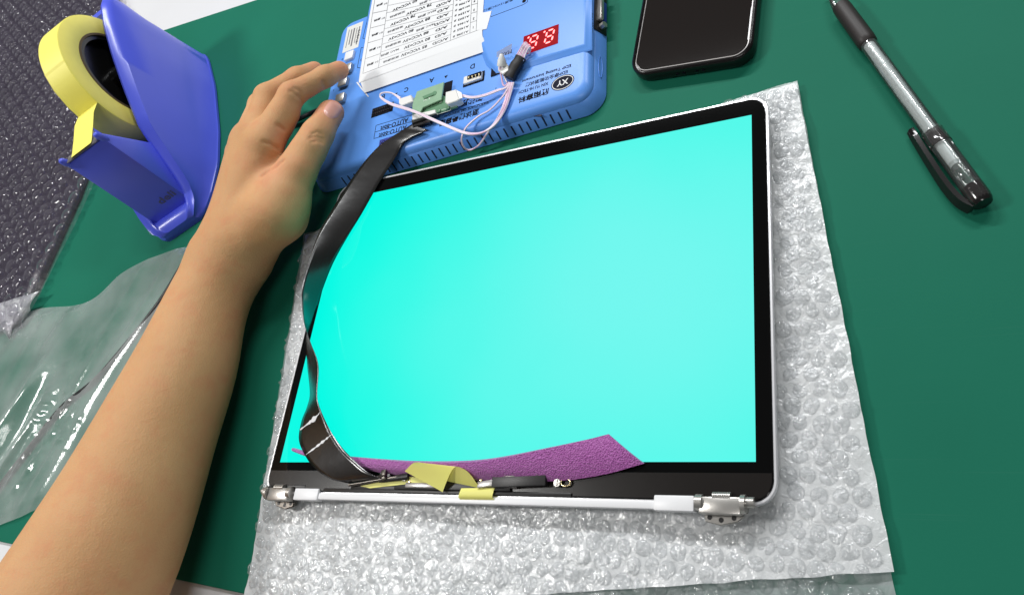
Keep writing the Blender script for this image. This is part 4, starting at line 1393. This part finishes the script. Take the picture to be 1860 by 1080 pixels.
for k in (-2, -1, 1, 2):
    c = pcn + pd * k * .004 - pn * (PL / 2 - .0001)
    put('speaker_hole', box((c[0], c[1], .0045), (.0016, .0008, .0014), rz=pa_), M['ink'], phone)

# ================================================================== pen
p0, p1 = W(1500, -26, 6), W(1786, 368, 6)
pl_ = np.linalg.norm(p1 - p0)
ax = (p1 - p0) / pl_
pen = thing('gel_pen', (p0 + p1) / 2 * np.array([1, 1, 0]), 'clear gel pen with black grip and smoky cap lying right of the display', 'pen')
side = np.cross(ax, [0, 0, 1.0]); side /= np.linalg.norm(side)
def on(t, z=0.0, o=0.0):
    """t measured from the cap end of the pen, millimetres"""
    p = p1 - ax * t / 1000 + side * o / 1000
    return np.array([p[0], p[1], (6 + z) / 1000])
put('barrel', tube([on(36), on(40), on(110), on(113)], [.0042, .0043, .0043, .0041], 20, cap=False), M['clear'], pen, smooth=40)
put('refill', tube([on(22), on(40), on(112), on(134)], [.0028, .0030, .0030, .0024], 14), M['refill'], pen, smooth=40)
put('grip', tube([on(108), on(109), on(112), on(138), on(140.5), on(141)], [.0040, .0050, .0053, .0051, .0049, .0040], 20), M['grip'], pen, smooth=40)
put('tip_cone', tube([on(140), on(143), on(152), on(158)], [.0046, .0046, .0026, .0012], 18), M['clear'], pen, smooth=40)
capb = put('cap', tube([on(7), on(9), on(42), on(43.5)], [.0048, .0050, .0049, .0049], 20, cap=False), M['clear'], pen, smooth=40)
put('cap_band', tube([on(35), on(35.3), on(43), on(43.4)], [.0049, .0053, .0052, .0049], 20, cap=False), M['smoke'], capb, smooth=40)
put('cap_ring', tube([on(43.4), on(43.6), on(44.4), on(44.6)], [.0049, .0052, .0051, .0048], 20, cap=False), M['clear'], capb, smooth=40)
put('cap_end', tube([on(9.5), on(9), on(3), on(.8), on(0)], [.0044, .0051, .0051, .0047, .0030], 20), M['smoke'], capb, smooth=40)
put('cap_plug', tube([on(3), on(1), on(-.6)], [.0048, .0048, .0040], 18), M['black_gloss'], capb, smooth=40)
put('inner_tube', tube([on(10), on(20), on(24)], [.0034, .0036, .0030], 14), M['clear'], capb, smooth=40)
for o in (-1.5, 2.0):
    put('inner_rib', box(on(14, 4.6, o), (.004, .0012, .0014), rz=math.atan2(ax[1], ax[0]), bev=.0003), M['clear'], capb, smooth=35)
cl = [on(0, -1.0, 5.0), on(6, -1.2, 7.6), on(16, -1.4, 8.6), on(32, -1.6, 8.2), on(47, -2.0, 7.4), on(52, -2.4, 7.0)]
cl = spline(cl, 5)
wv = np.array([0, 0, 1.0]) * .0024 + side * -.0012
put('clip', loft([[p - wv * (1 - .5 * k / len(cl)) - side * .0010, p + wv * (1 - .5 * k / len(cl)) - side * .0012, p + wv * (1 - .5 * k / len(cl)) + side * .0010, p - wv * (1 - .5 * k / len(cl)) + side * .0012] for k, p in enumerate(cl)]), M['black_gloss'], capb, smooth=60)

# ================================================================== forearm and hand
def J(px, py, z, r_px):
    p = W(px, py, z)
    return p, r_px * depth_scale(p)
arm = [J(*q) for q in [(420, 464, 34, 62), (375, 556, 35, 66), (336, 667, 38, 83), (286, 782, 43, 97), (229, 914, 49, 115), (169, 1036, 55, 131), (98, 1164, 60, 143), (30, 1290, 64, 151)]]
_as = spline([np.append(p, r) for p, r in arm], 4)
arm = [(q[:3], q[3]) for q in _as]
wrist = J(428, 446, 36, 55)
imcp, ipip, idip, itip = J(482, 258, 56, 32), J(530, 172, 57, 22.5), J(591, 139, 45, 18.5), J(616, 128, 37, 17)
mmcp, mpip, mdip, mtip = J(466, 242, 56, 29), J(486, 176, 56, 23), J(540, 142, 44, 19), J(571, 128, 33, 16)
rmcp, rpip, rdip, rtip = J(452, 254, 52, 28), J(474, 190, 44, 21), J(505, 168, 30, 18), J(520, 166, 20, 16)
pmcp, ppip, pdip, ptip = J(440, 280, 44, 27), J(462, 226, 36, 19), J(480, 200, 24, 16), J(488, 192, 16, 14)
cmc, tmcp, tip_, ttip = J(502, 388, 38, 50), J(540, 310, 41, 32), J(576, 245, 38, 26.5), J(601, 205, 33, 23.5)
web = J(500, 325, 44, 32)

def rcone(P, a, b):
    (pa, ra), (pb, rb) = a, b
    ba = pb - pa
    l2 = ba @ ba
    t = np.clip(((P - pa) @ ba) / l2, 0, 1)
    d = np.linalg.norm(P - pa - t[:, None] * ba, axis=1)
    return d - (ra + (rb - ra) * t)
def smin(a, b, k):
    h = np.maximum(k - np.abs(a - b), 0) / k
    return np.minimum(a, b) - h * h * k * .25
def limb(P, js, k):
    d = rcone(P, js[0], js[1])
    for i in range(1, len(js) - 1):
        d = smin(d, rcone(P, js[i], js[i + 1]), k)
    return d
def hand_sdf(P):
    d = limb(P, arm, .006)
    d = smin(d, rcone(P, arm[0], wrist), .012)
    sh = lambda j, r: (j[0], j[1] * r)
    for mc, r0 in ((imcp, .62), (mmcp, .60), (rmcp, .58), (pmcp, .55)):
        d = smin(d, rcone(P, (wrist[0], wrist[1] * r0), sh(mc, .95)), .014)
    # flesh of the palm between the bones
    mid = (imcp[0] * .5 + pmcp[0] * .5 + np.array([0, 0, -.006]))
    d = smin(d, rcone(P, (wrist[0], .017), (mid, .014)), .016)
    # thumb ball and the fold to the index finger
    d = smin(d, rcone(P, (wrist[0] + np.array([.004, 0, -.003]), .018), cmc), .014)
    d = smin(d, rcone(P, cmc, sh(tmcp, .97)), .012)
    d = smin(d, rcone(P, (cmc[0] * .6 + tmcp[0] * .4, .0115), (imcp[0] * .62 + wrist[0] * .38 + np.array([0, 0, -.010]), .011)), .012)
    th = limb(P, [tmcp, sh(tip_, 1.0), ttip], .006)
    th = smin(th, np.linalg.norm((P - (tmcp[0] * .45 + tip_[0] * .55)) , axis=1) - tip_[1] * .98, .008)
    fi = limb(P, [imcp, ipip, idip, itip], .004)
    fi = smin(fi, rcone(P, (imcp[0] * .6 + ipip[0] * .4 + np.array([.001, -.001, -.003]), ipip[1] * .92), (imcp[0] * .35 + ipip[0] * .65 + np.array([.001, -.001, -.003]), ipip[1] * .9)), .006)
    fm_ = limb(P, [mmcp, mpip, mdip, mtip], .004)
    fr_ = limb(P, [rmcp, rpip, rdip, rtip], .004)
    fp = limb(P, [pmcp, ppip, pdip, ptip], .004)
    fg = smin(fi, fm_, .0014)
    fg = smin(fg, fr_, .0014)
    fg = smin(fg, fp, .0014)
    d = smin(d, th, .007)
    return smin(d, fg, .0045)

def raycast(px, py):
    r = ray(px, py)
    t = .25
    for _ in range(80):
        p = CAM_C + r * t
        d = hand_sdf(p[None])[0]
        if d < .0001: return p
        t += d * .8
        if t > 1.2: return None
    return p

creases = []      # short folds of the skin: (points, radius, depth)
def fold(pts, r):
    Q = [raycast(x, y) for x, y in pts]
    Q = [q for q in Q if q is not None]
    if len(Q) > 1: creases.append((Q, r))
fold([(478, 317), (490, 308), (500, 303), (512, 292)], .0016)
fold([(479, 258), (492, 262), (506, 270), (513, 280)], .0010)
fold([(505, 228), (512, 233), (516, 236)], .0012)
fold([(545, 176), (549, 182), (550, 187)], .0012)
fold([(588, 150), (591, 156), (592, 160)], .0011)
fold([(566, 243), (576, 240), (585, 243)], .0008)
fold([(563, 250), (575, 248), (588, 252)], .0009)
fold([(568, 257), (578, 255), (587, 259)], .0008)
fold([(535, 160), (542, 163), (547, 169)], .0008)
fold([(527, 165), (534, 169), (539, 175)], .0008)

def full_sdf(P):
    d = hand_sdf(P)
    for Q, r in creases:
        c = np.full(len(P), 1.0)
        for a, b in zip(Q, Q[1:]):
            c = np.minimum(c, rcone(P, (a, r), (b, r)))
        k = .0016
        # smooth subtraction
        h = np.maximum(k - np.abs(d + c), 0) / k
        d = np.maximum(d, -c) + h * h * k * .25
    return d

def surface_nets(fn, lo, hi, h):
    n = np.ceil((hi - lo) / h).astype(int) + 1
    F = np.full(n, 1.0)
    # coarse blocks first, so that only the skin's neighbourhood is evaluated finely
    B = 8
    nb = [np.arange(0, n[i], B) for i in range(3)]
    g = np.stack(np.meshgrid(*nb, indexing='ij'), -1).reshape(-1, 3)
    dcs = np.concatenate([hand_sdf(lo + h * (c + B / 2)) for c in np.array_split(g, max(1, len(g) // 100000))])
    far = np.abs(dcs) > h * B * 0.95 + .002
    for (i, j, k), dv in zip(g[far], dcs[far]):
        F[i:i + B, j:j + B, k:k + B] = dv
    off = np.stack(np.meshgrid(*[np.arange(B)] * 3, indexing='ij'), -1).reshape(-1, 3)
    nearb = g[~far]
    for c in np.array_split(nearb, max(1, len(nearb) // 300)):
        ii = (c[:, None, :] + off[None]).reshape(-1, 3)
        ii = ii[(ii < n).all(1)]
        F[tuple(ii.T)] = fn(lo + h * ii)
    ins = F < 0
    cs = [(a, b, c) for a in (0, 1) for b in (0, 1) for c in (0, 1)]
    m = n - 1
    cnt = sum(ins[a:a + m[0], b:b + m[1], c:c + m[2]].astype(np.int8) for a, b, c in cs)
    cell = (cnt > 0) & (cnt < 8)
    idx = np.full(m, -1)
    ci = np.argwhere(cell)
    idx[tuple(ci.T)] = np.arange(len(ci))
    acc = np.zeros((len(ci), 3)); w = np.zeros(len(ci))
    for ca_ in cs:
        for ax_ in range(3):
            if ca_[ax_]: continue
            cb2 = list(ca_); cb2[ax_] = 1
            ia, ib = ci + ca_, ci + cb2
            fa, fb = F[tuple(ia.T)], F[tuple(ib.T)]
            s = (fa < 0) != (fb < 0)
            t = np.where(s, fa / np.where(s, fa - fb, 1), 0)
            acc += np.where(s[:, None], ia + t[:, None] * (ib - ia), 0)
            w += s
    V = lo + h * acc / w[:, None]
    faces = []
    for ax_ in range(3):
        o1, o2 = [(1, 2), (2, 0), (0, 1)][ax_]
        e = [slice(None)] * 3; e2 = [slice(None)] * 3
        e[ax_] = slice(0, n[ax_] - 1); e2[ax_] = slice(1, n[ax_])
        a, b = ins[tuple(e)], ins[tuple(e2)]
        for flip, mk in ((False, a & ~b), (True, ~a & b)):
            q = np.argwhere(mk)
            q = q[(q[:, o1] > 0) & (q[:, o2] > 0) & (q[:, o1] < m[o1]) & (q[:, o2] < m[o2])]
            def gi_(d1, d2):
                r = q.copy(); r[:, o1] -= d1; r[:, o2] -= d2
                return idx[tuple(r.T)]
            f = np.stack([gi_(0, 0), gi_(1, 0), gi_(1, 1), gi_(0, 1)], 1)
            faces.append(f[:, ::-1] if flip else f)
    F_ = np.concatenate(faces)
    return V, F_[(F_ >= 0).all(1)]

lo = np.array([min(p[0] for p, r in arm) - .07, W(120, 1100, 60)[1] - .05, -.012])
hi = np.array([.035, .318, .135])
lo[0] = max(lo[0], -.34)
V, F = surface_nets(full_sdf, lo, hi, .0010)
V[:, 2] = np.maximum(V[:, 2], .0012)
person = put('person', (V, F), M['skin'], smooth=180, origin=tuple(W(300, 760, 0)))
tag(person, 'bare forearm and left hand pressing a button on the blue tester', 'person')
# warmer skin at the finger ends and joints
at_ = person.data.attributes.new('flush', 'FLOAT', 'POINT')
fl_v = np.zeros(len(V))
for c, s, k in ((ttip[0], .014, .75), (itip[0], .011, .6), (mtip[0], .010, .6), (ipip[0], .012, .22), (tip_[0], .012, .15), (raycast(495, 308), .012, .35), (raycast(512, 250), .010, .35)):
    fl_v = np.maximum(fl_v, k * np.exp(-((np.linalg.norm(V - c, axis=1) / s) ** 2)))
at_.data.foreach_set('value', fl_v.astype(np.float32))
# thumb nail, a curved plate lying on the skin
def nail(poly_c, axis_px, across_px, n=8):
    """grid of points laid on the finger: centre, half axis, half across in the photograph"""
    G = np.zeros((n + 1, n + 1, 3)); ok = True
    for i in range(n + 1):
        for j in range(n + 1):
            u, v = 2 * i / n - 1, 2 * j / n - 1
            uu, vv = u * math.sqrt(1 - v * v / 2), v * math.sqrt(1 - u * u / 2)     # rounded outline
            uu, vv = uu * .8 + u * .2, vv * .75 + v * .25
            x = poly_c[0] + axis_px[0] * uu + across_px[0] * vv
            y = poly_c[1] + axis_px[1] * uu + across_px[1] * vv
            p = raycast(x, y)
            if p is None: return None
            e = 1e-4
            g = np.array([hand_sdf((p + np.eye(3)[k] * e)[None])[0] - hand_sdf((p - np.eye(3)[k] * e)[None])[0] for k in range(3)])
            g /= np.linalg.norm(g)
            G[i, j] = p + g * (.00035 - .0006 * max(0, max(abs(u), abs(v)) - .8) * 5 * (1 if u < .6 else .2))
    return G
G = nail((604, 200), (8.5, -12.5), (12.5, 8.0))
if G is not None:
    du = np.gradient(G, axis=0); dv = np.gradient(G, axis=1)
    N = np.cross(du, dv); N /= np.linalg.norm(N, axis=2, keepdims=True) + 1e-12
    put('fingernail', sheet_solid(G, N, .0003), M['nail'], person, smooth=60)
